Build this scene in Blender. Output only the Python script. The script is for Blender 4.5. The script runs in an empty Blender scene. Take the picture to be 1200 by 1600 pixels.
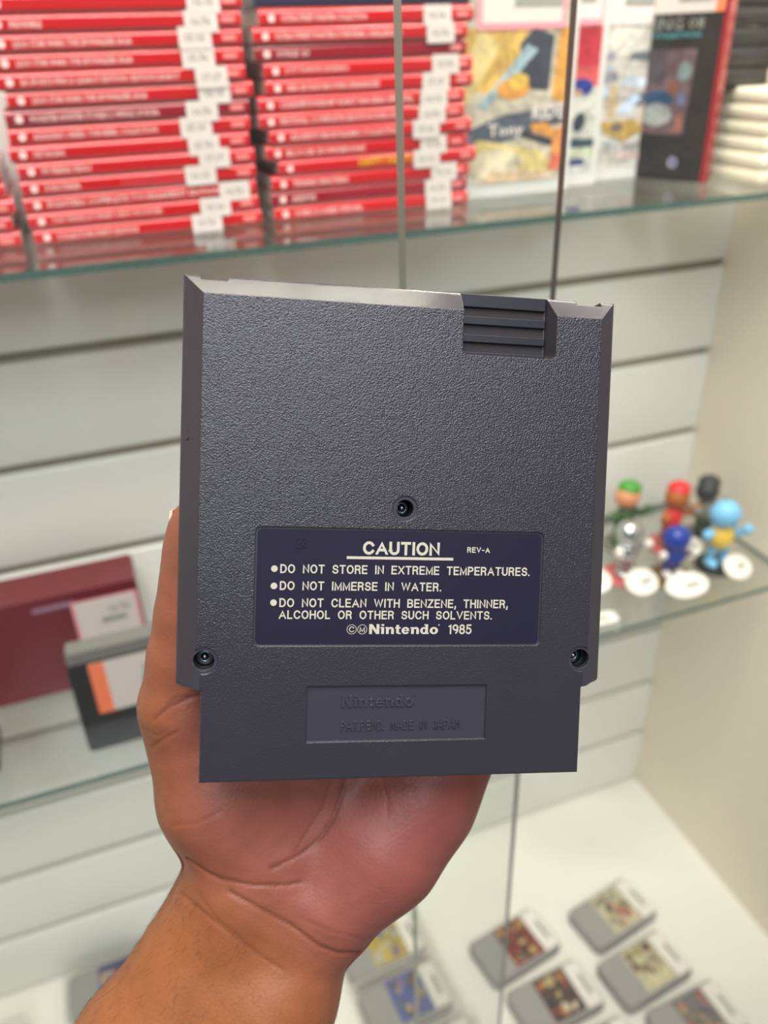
import bpy, math, random
import numpy as np
from mathutils import Vector, Matrix
from mathutils import noise as mnoise

# ------------------------------------------------------------------ camera, world, lights, exposure
SC = bpy.context.scene
COL = SC.collection
FPX = 1264.2321
CR = np.array([[0.9358409563, -0.3510781982, -0.0307539143],
               [-0.1999758146, -0.4571449843, -0.8666187956],
               [0.2901919676, 0.8171674015, -0.4980221479]])      # rows: right, down, forward
CC = np.array([-0.7260807841, -0.7869922124, 1.1164398068])
cam_d = bpy.data.cameras.new('camera')
cam = bpy.data.objects.new('camera', cam_d)
COL.objects.link(cam)
cam_d.sensor_fit = 'VERTICAL'
cam_d.sensor_height = 36.0
cam_d.sensor_width = 27.0
cam_d.lens = FPX / 1600 * 36.0
cam_d.clip_start = 0.01
cam_d.dof.use_dof = True
cam_d.dof.focus_distance = 0.226
cam_d.dof.aperture_fstop = 9.6
cam.matrix_world = Matrix(((CR[0][0], -CR[1][0], -CR[2][0], CC[0]),
                           (CR[0][1], -CR[1][1], -CR[2][1], CC[1]),
                           (CR[0][2], -CR[1][2], -CR[2][2], CC[2]), (0, 0, 0, 1)))
SC.camera = cam

SC.view_settings.view_transform = 'Standard'
SC.view_settings.look = 'None'
SC.view_settings.gamma = 1.0
SC.view_settings.use_curve_mapping = False
SC.view_settings.exposure = 0.12
SC.cycles.transparent_max_bounces = 32

w = bpy.data.worlds.new('shop_surroundings')
SC.world = w
w.use_nodes = True
w.node_tree.nodes['Background'].inputs[0].default_value = (1.0, 0.975, 0.95, 1)
w.node_tree.nodes['Background'].inputs[1].default_value = 0.20


def area(name, loc, target, sx, sy, power, col):
    d = bpy.data.lights.new(name, 'AREA')
    d.shape = 'RECTANGLE'
    d.size, d.size_y, d.energy, d.color = sx, sy, power, col
    o = bpy.data.objects.new(name, d)
    COL.objects.link(o)
    o.location = loc
    o.rotation_euler = (Vector(target) - Vector(loc)).to_track_quat('-Z', 'Y').to_euler()
    return o


area('ceiling_panel', (-1.05, -2.6, 2.75), (-0.75, -0.6, 1.0), 0.45, 0.45, 20, (0.84, 0.92, 1.0))
area('ceiling_panel', (-0.60, -1.10, 2.75), (-0.40, -0.25, 0.7), 1.6, 1.4, 54, (0.99, 0.985, 0.985))
area('cabinet_strip_light', (-0.68, -0.37, 1.56), (-0.68, -0.22, 0.0), 0.56, 0.035, 2.4, (1.0, 0.91, 0.72))
area('cabinet_strip_light', (-0.22, -0.28, 1.56), (-0.17, -0.20, 0.0), 0.36, 0.05, 3.6, (1.0, 0.95, 0.84))


# ------------------------------------------------------------------ pixel helpers (turn a photo pixel into a point at a real depth)
def ray(px, py):
    return CR.T @ np.array([(px - 600) / FPX, (py - 800) / FPX, 1.0])


def at_y(px, py, Y):
    d = ray(px, py)
    return CC + d * ((Y - CC[1]) / d[1])


def at_z(px, py, Z):
    d = ray(px, py)
    return CC + d * ((Z - CC[2]) / d[2])


CM = np.array([[0.9652712067, 0.2167756647, -0.1458074370],
               [-0.2253048785, 0.4082236591, -0.8846418235],
               [-0.1322467738, 0.8867704074, 0.4428871588]])
CT = np.array([-0.6577272396, -0.6076316649, 0.9992662017])
CART_MW = Matrix(((CM[0][0], CM[0][1], CM[0][2], CT[0]), (CM[1][0], CM[1][1], CM[1][2], CT[1]),
                  (CM[2][0], CM[2][1], CM[2][2], CT[2]), (0, 0, 0, 1)))


def in_cart(px, py, zmm):
    """cartridge-frame millimetres of a photo pixel at depth zmm behind/before the cartridge plane"""
    d = CM.T @ ray(px, py)
    o = CM.T @ (CC - CT)
    t = (zmm / 1000 - o[2]) / d[2]
    return (o + d * t) * 1000


# ------------------------------------------------------------------ materials
def mat(name, col, rough=0.5, spec=0.5, metal=0.0, bump=None, var=0.0, coat=0.0, alpha=None, trans=0.0, varscale=60.0, emit=None, sss=0.0):
    m = bpy.data.materials.new(name)
    m.use_nodes = True
    nt = m.node_tree
    b = nt.nodes['Principled BSDF']
    c = (*col, 1)
    b.inputs['Base Color'].default_value = c
    b.inputs['Roughness'].default_value = rough
    b.inputs['Specular IOR Level'].default_value = spec
    b.inputs['Metallic'].default_value = metal
    b.inputs['Coat Weight'].default_value = coat
    b.inputs['Coat Roughness'].default_value = 0.08
    if trans:
        b.inputs['Transmission Weight'].default_value = trans
    tc = nt.nodes.new('ShaderNodeTexCoord')
    if var:
        n = nt.nodes.new('ShaderNodeTexNoise')
        n.inputs['Scale'].default_value = varscale
        n.inputs['Detail'].default_value = 4
        nt.links.new(tc.outputs['Object'], n.inputs['Vector'])
        r = nt.nodes.new('ShaderNodeMapRange')
        r.inputs[3].default_value = 1 - var
        r.inputs[4].default_value = 1 + var
        nt.links.new(n.outputs['Fac'], r.inputs[0])
        h = nt.nodes.new('ShaderNodeMix')
        h.data_type = 'RGBA'
        h.blend_type = 'MULTIPLY'
        h.inputs[0].default_value = 1
        h.inputs[6].default_value = c
        nt.links.new(r.outputs[0], h.inputs[7])
        nt.links.new(h.outputs[2], b.inputs['Base Color'])
    if bump:
        scale, strength, dist = bump
        n = nt.nodes.new('ShaderNodeTexNoise')
        n.inputs['Scale'].default_value = scale
        n.inputs['Detail'].default_value = 2
        nt.links.new(tc.outputs['Object'], n.inputs['Vector'])
        bp = nt.nodes.new('ShaderNodeBump')
        bp.inputs['Strength'].default_value = strength
        bp.inputs['Distance'].default_value = dist
        nt.links.new(n.outputs['Fac'], bp.inputs['Height'])
        nt.links.new(bp.outputs[0], b.inputs['Normal'])
    return m


def srgb(r, g, b):
    f = lambda v: (v / 255 / 12.92) if v / 255 <= 0.04045 else ((v / 255 + 0.055) / 1.055) ** 2.4
    return (f(r), f(g), f(b))


def glass_mat(name, tint, ior=1.5, rough=0.0):
    """flat clear sheet: Fresnel mirror over a tinted straight-through pass, from either side of each face"""
    m = bpy.data.materials.new(name)
    m.use_nodes = True
    nt = m.node_tree
    nt.nodes.remove(nt.nodes['Principled BSDF'])
    out = nt.nodes['Material Output']
    t = nt.nodes.new('ShaderNodeBsdfTransparent')
    t.inputs[0].default_value = (*tint, 1)
    g = nt.nodes.new('ShaderNodeBsdfGlossy')
    g.inputs['Roughness'].default_value = rough
    fr = nt.nodes.new('ShaderNodeFresnel')
    geo = nt.nodes.new('ShaderNodeNewGeometry')
    mr = nt.nodes.new('ShaderNodeMapRange')
    mr.inputs[3].default_value = ior
    mr.inputs[4].default_value = 1 / ior
    nt.links.new(geo.outputs['Backfacing'], mr.inputs[0])
    nt.links.new(mr.outputs[0], fr.inputs['IOR'])
    mx = nt.nodes.new('ShaderNodeMixShader')
    nt.links.new(fr.outputs[0], mx.inputs[0])
    nt.links.new(t.outputs[0], mx.inputs[1])
    nt.links.new(g.outputs[0], mx.inputs[2])
    nt.links.new(mx.outputs[0], out.inputs[0])
    return m


def print_mat(name, rough=0.45, coat=0.0):
    """flat printed colours carried by the mesh's own colour attribute"""
    m = mat(name, (1, 1, 1), rough=rough, coat=coat)
    nt = m.node_tree
    a = nt.nodes.new('ShaderNodeVertexColor')
    a.layer_name = 'ink'
    tc = nt.nodes.new('ShaderNodeTexCoord')
    n = nt.nodes.new('ShaderNodeTexNoise')
    n.inputs['Scale'].default_value = 75
    n.inputs['Detail'].default_value = 5
    n.inputs['Distortion'].default_value = 1.2
    nt.links.new(tc.outputs['Object'], n.inputs['Vector'])
    mr = nt.nodes.new('ShaderNodeMapRange')
    mr.inputs[1].default_value = 0.3
    mr.inputs[2].default_value = 0.7
    mr.inputs[3].default_value = 0.42
    mr.inputs[4].default_value = 0.92
    nt.links.new(n.outputs['Fac'], mr.inputs[0])
    mx = nt.nodes.new('ShaderNodeMix')
    mx.data_type = 'RGBA'
    mx.blend_type = 'MULTIPLY'
    mx.inputs[0].default_value = 1
    nt.links.new(a.outputs[0], mx.inputs[6])
    nt.links.new(mr.outputs[0], mx.inputs[7])
    nt.links.new(mx.outputs[2], nt.nodes['Principled BSDF'].inputs['Base Color'])
    return m


M = {}
M['slat'] = mat('white_slat_laminate', srgb(238, 238, 231), 0.35, var=0.02, varscale=3)
M['groove'] = mat('groove_board', srgb(150, 145, 130), 0.6, var=0.03)
M['side'] = mat('cream_side_laminate', srgb(243, 233, 214), 0.5, var=0.02, varscale=4)
M['deck'] = mat('white_deck', srgb(246, 243, 232), 0.4, var=0.015, varscale=5)
M['glass'] = glass_mat('clear_glass', (0.978, 0.990, 0.983), 1.75)
M['door_glass'] = glass_mat('clear_door_glass', (0.986, 0.994, 0.988))
M['sleeve'] = glass_mat('clear_plastic_sleeve', (0.965, 0.968, 0.955), 1.45, 0.12)
M['edge'] = mat('ground_glass_edge', srgb(74, 106, 98), 0.25, trans=0.15)
M['door_edge'] = mat('ground_door_edge', srgb(140, 146, 130), 0.35)
M['door_edge_dark'] = mat('polished_door_edge', srgb(92, 82, 76), 0.2)
M['red'] = mat('red_case_plastic', srgb(206, 38, 46), 0.22, coat=0.5, var=0.05)
M['darkred'] = mat('dark_red_case_plastic', srgb(150, 24, 38), 0.25, coat=0.5, var=0.05)
M['insert'] = mat('red_spine_paper', srgb(186, 14, 24), 0.3, coat=0.4)
M['insert_dark'] = mat('crimson_spine_paper', srgb(140, 18, 38), 0.3, coat=0.4)
M['clearcase'] = mat('clear_case_seam', srgb(150, 112, 104), 0.3, coat=0.5)
M['spineink'] = mat('white_spine_ink', srgb(244, 205, 200), 0.5)
M['yellowink'] = mat('yellow_spine_ink', srgb(214, 170, 30), 0.5)
M['sticker'] = mat('white_sticker_paper', srgb(214, 203, 198), 0.5)
M['ink'] = mat('grey_print', srgb(70, 68, 66), 0.6)
M['barcode'] = mat('grey_barcode', srgb(146, 146, 138), 0.6)
M['navy'] = mat('navy_case', srgb(44, 40, 66), 0.35, coat=0.3)
M['print'] = print_mat('cover_print', 0.35, 0.5)
M['whitecase'] = mat('white_case_plastic', srgb(200, 200, 196), 0.25, coat=0.4)
M['blackcase'] = mat('black_case_plastic', srgb(24, 24, 24), 0.3, coat=0.3)
M['maroon'] = mat('maroon_card', srgb(106, 16, 30), 0.35, coat=0.2, var=0.06)
M['pink'] = mat('pink_label_border', srgb(232, 150, 164), 0.5)
M['orange'] = mat('orange_label_band', srgb(250, 128, 84), 0.5)
M['cream'] = mat('cream_cartridge_plastic', srgb(240, 230, 206), 0.4, var=0.03)
M['black'] = mat('black_cartridge_plastic', srgb(38, 36, 38), 0.4, var=0.05)
M['greycart'] = mat('grey_cartridge_plastic', srgb(158, 155, 150), 0.4, var=0.03)
M['clip'] = mat('grey_clip', srgb(120, 118, 112), 0.4)


# ------------------------------------------------------------------ mesh helpers
class MB:
    def __init__(s):
        s.v, s.f, s.mi, s.c = [], [], [], []

    def add(s, verts, faces, mi=0, col=None):
        o = len(s.v)
        s.v += [tuple(map(float, q)) for q in verts]
        for f in faces:
            s.f.append(tuple(i + o for i in f))
            s.mi.append(mi)
            s.c.append(col)
        return s

    def box(s, x0, x1, y0, y1, z0, z1, mi=0, col=None):
        v = [(x, y, z) for z in (z0, z1) for y in (y0, y1) for x in (x0, x1)]
        return s.add(v, [(0, 2, 3, 1), (4, 5, 7, 6), (0, 1, 5, 4), (2, 6, 7, 3), (0, 4, 6, 2), (1, 3, 7, 5)], mi, col)

    def prism(s, poly, axis, a0, a1, mi=0, mi_cap=None, col=None):
        """poly: 2D outline; extruded along axis 0/1/2 from a0 to a1"""
        n = len(poly)
        def P(p, a):
            return {0: (a, p[0], p[1]), 1: (p[0], a, p[1]), 2: (p[0], p[1], a)}[axis]
        v = [P(p, a0) for p in poly] + [P(p, a1) for p in poly]
        sides = [(i, (i + 1) % n, n + (i + 1) % n, n + i) for i in range(n)]
        s.add(v, sides, mi, col)
        s.add(v, [tuple(range(n))[::-1], tuple(range(n, 2 * n))], mi if mi_cap is None else mi_cap, col)
        return s

    def loft(s, rings, mi=0, cap=True, col=None):
        n = len(rings[0])
        v = [q for r in rings for q in r]
        f = []
        for k in range(len(rings) - 1):
            for i in range(n):
                j = (i + 1) % n
                f.append((k * n + i, k * n + j, (k + 1) * n + j, (k + 1) * n + i))
        if cap:
            f += [tuple(range(n))[::-1], tuple((len(rings) - 1) * n + i for i in range(n))]
        return s.add(v, f, mi, col)

    def lathe(s, prof, c=(0, 0, 0), n=24, mi=0, col=None):
        rings = [[(c[0] + r * math.cos(2 * math.pi * i / n), c[1] + r * math.sin(2 * math.pi * i / n), c[2] + z) for i in range(n)] for r, z in prof]
        return s.loft(rings, mi, True, col)

    def ball(s, c, r, nu=14, nv=9, mi=0, col=None):
        rx, ry, rz = (r, r, r) if not hasattr(r, '__len__') else r
        rings = []
        for k in range(nv + 1):
            t = -math.pi / 2 + math.pi * (0.02 + 0.96 * k / nv)
            rings.append([(c[0] + rx * math.cos(t) * math.cos(2 * math.pi * i / nu), c[1] + ry * math.cos(t) * math.sin(2 * math.pi * i / nu), c[2] + rz * math.sin(t)) for i in range(nu)])
        return s.loft(rings, mi, True, col)

    def tube(s, pts, rad, n=10, mi=0, col=None):
        pts = [Vector(p) for p in pts]
        rings = []
        for i, p in enumerate(pts):
            d = (pts[min(i + 1, len(pts) - 1)] - pts[max(i - 1, 0)]).normalized()
            a = d.orthogonal().normalized()
            if abs(d.z) < 0.9:
                a = d.cross(Vector((0, 0, 1))).normalized()
            b = d.cross(a)
            r = rad[i] if hasattr(rad, '__len__') else rad
            rings.append([tuple(p + (a * math.cos(2 * math.pi * k / n) + b * math.sin(2 * math.pi * k / n)) * r) for k in range(n)])
        return s.loft(rings, mi, True, col)

    def build(s, name, mats, parent=None, smooth=None, loc=None):
        me = bpy.data.meshes.new(name)
        me.from_pydata(s.v, [], s.f)
        if not isinstance(mats, (list, tuple)):
            mats = [mats]
        for m in mats:
            me.materials.append(m)
        me.polygons.foreach_set('material_index', s.mi)
        if any(c is not None for c in s.c):
            at = me.color_attributes.new('ink', 'FLOAT_COLOR', 'CORNER')
            k = 0
            for p, c in zip(me.polygons, s.c):
                for _ in p.loop_indices:
                    at.data[k].color = (*(c or (1, 1, 1)), 1)
                    k += 1
        me.update()
        if smooth:
            me.polygons.foreach_set('use_smooth', [True] * len(me.polygons))
            me.set_sharp_from_angle(angle=math.radians(smooth))
        o = bpy.data.objects.new(name, me)
        COL.objects.link(o)
        if parent is not None:
            o.parent = parent
        if loc is not None:
            o.location = loc
        return o


def rrect(x0, x1, y0, y1, r, n=5):
    out = []
    for cx, cy, a0 in ((x1 - r, y0 + r, -90), (x1 - r, y1 - r, 0), (x0 + r, y1 - r, 90), (x0 + r, y0 + r, 180)):
        for k in range(n + 1):
            a = math.radians(a0 + 90 * k / n)
            out.append((cx + r * math.cos(a), cy + r * math.sin(a)))
    return out


def tag(o, label=None, cat=None, group=None, kind=None):
    for k, v in (('label', label), ('category', cat), ('group', group), ('kind', kind)):
        if v:
            o[k] = v
    return o


def thing(name, label, cat, loc=(0, 0, 0), rz=0.0, group=None):
    o = bpy.data.objects.new(name, None)
    o.empty_display_size = 0.02
    COL.objects.link(o)
    o.location = loc
    o.rotation_euler = (0, 0, rz)
    return tag(o, label, cat, group)


def copy_tree(o, parent=None):
    c = o.copy()
    COL.objects.link(c)
    if parent is not None:
        c.parent = parent
    for ch in list(o.children):
        copy_tree(ch, c)
    return c


_tcache = {}


def text_geo(s, bold=0.0, extrude=0.0, res=3):
    key = (s, bold, extrude, res)
    if key not in _tcache:
        cu = bpy.data.curves.new('txt', 'FONT')
        cu.body = s
        cu.size = 1
        cu.offset = bold
        cu.extrude = extrude
        cu.resolution_u = res
        ob = bpy.data.objects.new('txt', cu)
        COL.objects.link(ob)
        bpy.context.view_layer.update()
        dg = bpy.context.evaluated_depsgraph_get()
        me = bpy.data.meshes.new_from_object(ob.evaluated_get(dg))
        v = np.array([tuple(q.co) for q in me.vertices])
        f = [tuple(p.vertices) for p in me.polygons]
        bpy.data.objects.remove(ob)
        bpy.data.meshes.remove(me)
        _tcache[key] = (v, f)
    return _tcache[key]


def add_text(mb, s, x0, x1, y0, y1, z, bold=0.0, depth=None, plane='xy', mi=0, res=3):
    """letters fitted to a rectangle; plane 'xy' faces +z, plane 'xz' faces -y (z is then the y of the sheet)"""
    v, f = text_geo(s, bold, 0.5 if depth else 0.0, res)
    lo, hi = v.min(0), v.max(0)
    q = v.copy()
    q[:, 0] = x0 + (v[:, 0] - lo[0]) / (hi[0] - lo[0]) * (x1 - x0)
    q[:, 1] = y0 + (v[:, 1] - lo[1]) / (hi[1] - lo[1]) * (y1 - y0)
    q[:, 2] = z + ((v[:, 2] + 0.5) * depth if depth else 0)
    if plane == 'xz':
        q = np.stack([q[:, 0], q[:, 2], q[:, 1]], 1)
    mb.add(q, f, mi)
    return mb


def _arc(cx, cy, rx, ry, a0, a1, n=12):
    return [(cx + rx * math.cos(math.radians(a0 + (a1 - a0) * k / n)), cy + ry * math.sin(math.radians(a0 + (a1 - a0) * k / n))) for k in range(n + 1)]


# plain grotesque capitals as centre lines in a cell of height 1: (width, [strokes])
GROT = {
    'A': (.82, [[(0, 0), (.41, 1), (.82, 0)], [(.15, .33), (.67, .33)]]),
    'B': (.66, [[(0, 0), (0, 1), (.38, 1)] + _arc(.38, .76, .24, .24, 90, -90) + [(0, .52)], [(.38, .52)] + _arc(.40, .26, .26, .26, 90, -90) + [(0, 0)]]),
    'C': (.76, [_arc(.40, .5, .40, .5, 35, 325, 20)]),
    'D': (.70, [[(0, 0), (0, 1), (.30, 1)] + _arc(.30, .5, .40, .5, 90, -90, 16) + [(0, 0)]]),
    'E': (.60, [[(.60, 1), (0, 1), (0, 0), (.60, 0)], [(0, .52), (.54, .52)]]),
    'H': (.68, [[(0, 0), (0, 1)], [(.68, 0), (.68, 1)], [(0, .52), (.68, .52)]]),
    'I': (.02, [[(0.01, 0), (0.01, 1)]]),
    'J': (.48, [[(.48, 1), (.48, .25)] + _arc(.24, .25, .24, .25, 0, -180)]),
    'L': (.54, [[(0, 1), (0, 0), (.54, 0)]]),
    'M': (.82, [[(0, 0), (0, 1), (.41, .06), (.82, 1), (.82, 0)]]),
    'N': (.68, [[(0, 0), (0, 1), (.68, 0), (.68, 1)]]),
    'O': (.80, [_arc(.40, .5, .40, .5, 0, 360, 28)]),
    'P': (.62, [[(0, 0), (0, 1), (.36, 1)] + _arc(.36, .74, .26, .26, 90, -90) + [(0, .48)]]),
    'R': (.66, [[(0, 0), (0, 1), (.38, 1)] + _arc(.38, .75, .25, .25, 90, -90) + [(0, .5)], [(.36, .5), (.50, .44), (.58, .30), (.62, 0)]]),
    'S': (.66, [_arc(.33, .745, .30, .255, 10, 270, 14)[:-1] + _arc(.33, .25, .33, .25, 90, -170, 14)]),
    'T': (.66, [[(0, 1), (.66, 1)], [(.33, 1), (.33, 0)]]),
    'U': (.66, [[(0, 1), (0, .33)] + _arc(.33, .33, .33, .33, 180, 360) + [(.66, 1)]]),
    'V': (.78, [[(0, 1), (.39, 0), (.78, 1)]]),
    'W': (1.12, [[(0, 1), (.28, 0), (.56, 1), (.84, 0), (1.12, 1)]]),
    'X': (.74, [[(0, 1), (.74, 0)], [(0, 0), (.74, 1)]]),
    'Z': (.66, [[(0, 1), (.66, 1), (0, 0), (.66, 0)]]),
    '1': (.30, [[(0, .80), (.26, 1), (.26, 0)]]),
    '9': (.58, [_arc(.29, .70, .29, .30, -20, 340, 20), _arc(.20, .52, .38, .52, 25, -75)]),
    '8': (.58, [_arc(.29, .76, .25, .24, -90, 270, 20), _arc(.29, .26, .29, .26, 90, 450, 20)]),
    '5': (.58, [[(.54, 1), (.10, 1), (.04, .52)] + _arc(.27, .32, .30, .32, 130, -150, 14)]),
    '2': (.58, [_arc(.29, .71, .28, .29, 165, -30, 12) + [(0, 0), (.58, 0)]]),
    '3': (.58, [_arc(.28, .76, .26, .24, 160, -80, 12), _arc(.28, .26, .29, .26, 80, -165, 12)]),
    '-': (.36, [[(0, .45), (.36, .45)]]),
    '.': (.02, [[(.01, .0), (.01, .02)]]),
    ',': (.05, [[(.04, .10), (.04, -.06), (-.02, -.22)]]),
}


def grot(mb, text, x0, x1, y0, y1, z, sw, depth=None, mi=0, gap=.30, space=.62):
    """a line of stroke-built capitals from x0 to x1, stroke width sw as a share of the cap height"""
    H = y1 - y0 - 0.0
    pen, items, lift = 0.0, [], 0
    for ch in text:
        if ch == ' ':
            pen += space
            continue
        wd, st = GROT[ch]
        items.append((pen, st))
        pen += wd + gap
    total = pen - gap
    hs = sw / 2
    sy = H * (1 - sw)
    sx = (x1 - x0 - H * sw) / total
    for px_, st in items:
        for line in st:
            P = [(x0 + H * hs + (px_ + a) * sx, y0 + H * hs + b * sy) for a, b in line]
            closed = abs(P[0][0] - P[-1][0]) < 1e-9 and abs(P[0][1] - P[-1][1]) < 1e-9
            n = len(P)
            hw = H * hs
            Lft, Rgt = [], []
            for i in range(n):
                a = P[i - 1] if i > 0 else (P[-2] if closed else None)
                c = P[i + 1] if i < n - 1 else (P[1] if closed else None)
                b = P[i]
                ds = []
                if a:
                    d = Vector((b[0] - a[0], b[1] - a[1])).normalized(); ds.append(d)
                if c:
                    d = Vector((c[0] - b[0], c[1] - b[1])).normalized(); ds.append(d)
                nn = [Vector((-d.y, d.x)) for d in ds]
                m = sum(nn, Vector((0, 0)))
                m = m.normalized() if m.length > 1e-6 else nn[0]
                k = min(1.0 / max(m.dot(nn[0]), 0.30), 2.2)
                off = m * hw * k
                e = Vector((0, 0))
                if not closed and i in (0, n - 1):
                    # end caps: run out to the cap line on upright and slanted strokes
                    d = ds[0] if i == n - 1 else -ds[0]
                    if abs(d.y) > 0.75:
                        e = d * hw
                    elif abs(d.x) > 0.9:
                        e = d * hw * 0.9
                q = Vector(b) + e
                Lft.append((q + off)); Rgt.append((q - off))
            lo_, hi_ = y0 - (9 if min(b for a, b in line) < 0 else 0), y1
            cl = lambda v: (v.x, min(max(v.y, lo_), hi_))
            for i in range(n - 1):
                poly = [cl(Lft[i]), cl(Rgt[i]), cl(Rgt[i + 1]), cl(Lft[i + 1])]
                lift = (lift + 1) % 40
                zz = z + lift * 4e-7
                if depth:
                    mb.prism(poly, 2, z, zz + depth, mi)
                else:
                    mb.add([(a, b, zz) for a, b in poly], [(0, 1, 2, 3)], mi)
    return mb


ORD = ['lowest', 'second', 'third', 'fourth', 'fifth', 'sixth', 'seventh', 'eighth', 'ninth', 'tenth', 'eleventh', 'twelfth', 'thirteenth', 'fourteenth', 'fifteenth', 'sixteenth', 'seventeenth']

# ------------------------------------------------------------------ cabinet: slat wall, side, deck, top
PITCH = 0.110
wall = MB().box(-1.7, 0.0, 0.009, 0.022, -0.02, 1.62).build('wall_back', M['groove'])
tag(wall, 'white slatted back wall of the display cabinet', None, None, 'structure')
sp = rrect(0.0, 0.0135, 0.0052, PITCH - 0.0052, 0.0022, 3)
slat_mb = MB().prism(sp, 0, -1.7, -0.0005)
slat0 = None
for k in range(0, 15):
    z0 = k * PITCH
    if slat0 is None:
        slat0 = slat_mb.build('slat', M['slat'], wall, 40)
        s_ = slat0
    else:
        s_ = slat0.copy()
        COL.objects.link(s_)
    s_.location = (0, 0, z0)
tag(MB().box(0.0, 0.018, -0.50, 0.022, -0.02, 1.62).build('wall_right', M['side']), 'plain cream side panel of the cabinet', None, None, 'structure')
tag(MB().box(-1.72, -1.70, -0.50, 0.022, -0.02, 1.62).build('wall_left', M['side']), 'cream side panel at the far left of the cabinet', None, None, 'structure')
tag(MB().box(-1.7, 0.0, -0.50, 0.009, -0.02, 0.0).build('floor', M['deck']), 'white bottom deck of the cabinet', None, None, 'structure')
tag(MB().box(-1.72, 0.018, -0.14, 0.022, 1.62, 1.64).build('ceiling', M['deck']), 'cabinet top board', None, None, 'structure')

# glass shelves
SH1, SH2 = 0.9975, 0.5530


def glass_sheet(name, x0, x1, y0, y1, z0, z1, big, label, cat, gm, em, group=None):
    mb = MB()
    v = [(x, y, z) for z in (z0, z1) for y in (y0, y1) for x in (x0, x1)]
    F = {'z': [(0, 2, 3, 1), (4, 5, 7, 6)], 'y': [(0, 1, 5, 4), (2, 6, 7, 3)], 'x': [(0, 4, 6, 2), (1, 3, 7, 5)]}
    for ax, fs in F.items():
        mb.add(v, fs, 0 if ax == big else 1)
    mb2 = MB()
    mb2.v = v
    mb2.f = [f for fs in F.values() for f in fs]
    mb2.mi = [0 if ax == big else 1 for ax, fs in F.items() for f in fs]
    mb2.c = [None] * 6
    return tag(mb2.build(name, [gm, em]), label, cat, group)


sh1 = glass_sheet('glass_shelf', -1.69, -0.002, -0.205, -0.004, SH1 - 0.0055, SH1, 'z', 'clear glass shelf with green edge carrying the stacked red game cases', 'shelf', M['glass'], M['edge'])
sh2 = glass_sheet('glass_shelf', -1.69, -0.002, -0.209, -0.004, SH2 - 0.0055, SH2, 'z', 'clear glass shelf with green edge carrying the toy figures', 'shelf', M['glass'], M['edge'])
# sliding doors
glass_sheet('sliding_glass_door', -0.604, -0.004, -0.4800, -0.4720, 0.004, 1.60, 'y', 'outer sliding glass pane whose left edge crosses the red cases', 'glass door', M['door_glass'], M['door_edge'])
glass_sheet('sliding_glass_door', -1.69, -0.518, -0.4550, -0.4500, 0.004, 1.60, 'y', 'inner sliding glass pane whose right edge crosses the large white cover', 'glass door', M['door_glass'], M['door_edge_dark'])


# ------------------------------------------------------------------ red game cases on the upper shelf
CL, CD, CH = 0.170, 0.105, 0.0112


def case_body_mb():
    prof = []
    H = CH - 0.0006
    r = 0.0038
    for cy, cz, a0 in ((r, H - r, 90), (r, 0.0022, 180)):
        rr = r if a0 == 90 else 0.0022
        cyy = rr
        for k in range(6):
            a = math.radians(a0 + 90 * k / 5)
            prof.append((cyy + rr * math.cos(a), cz + rr * math.sin(a)))
    prof += [(CD, 0.0), (CD, H)]
    return prof


_body = case_body_mb()
body_mesh = {}
for nm in ('red', 'darkred', 'navy'):
    mb = MB().prism(_body, 0, 0, CL)
    o = mb.build('case_shell', M[nm], None, 50)
    body_mesh[nm] = o.data
    bpy.data.objects.remove(o)
seam_mesh = MB().box(0.002, CL - 0.002, 0.0012, 0.060, 0.0, 0.0012).build('tmp', M['clearcase'])
seam_data = seam_mesh.data
bpy.data.objects.remove(seam_mesh)
endcap_data = MB().box(-0.0003, 0.0, 0.0045, 0.1045, 0.0006, CH - 0.0012).build('tmp', mat('smoky_case_end', srgb(196, 192, 186), 0.3, coat=0.4))
_e = endcap_data
endcap_data = _e.data
bpy.data.objects.remove(_e)
ins_mesh = {}
for nm in ('insert', 'insert_dark'):
    o = MB().prism(rrect(0.003, CL - 0.003, 0.0018, 0.0076, 0.0006, 2), 1, -0.00035, 0.0020).build('tmp', M[nm])
    ins_mesh[nm] = o.data
    bpy.data.objects.remove(o)


def part_from(data, name, parent, loc=(0, 0, 0)):
    o = bpy.data.objects.new(name, data)
    COL.objects.link(o)
    o.parent = parent
    o.location = loc
    return o


logo_mb = MB()
logo_mb.prism(rrect(-0.0025, 0.0025, -0.0025, 0.0025, 0.0023, 4), 1, -0.0007, -0.0003)
logo_o = logo_mb.build('logo_mark', M['spineink'])
logo_data = logo_o.data
bpy.data.objects.remove(logo_o)
end_mb = MB().prism(rrect(0, 0.010, -0.0017, 0.0017, 0.0012, 3), 1, -0.0007, -0.0003)
end_o = end_mb.build('end_mark', mat('pink_end_mark', srgb(226, 132, 130), 0.5))
end_data = end_o.data
bpy.data.objects.remove(end_o)
rnd = random.Random(4)


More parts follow.
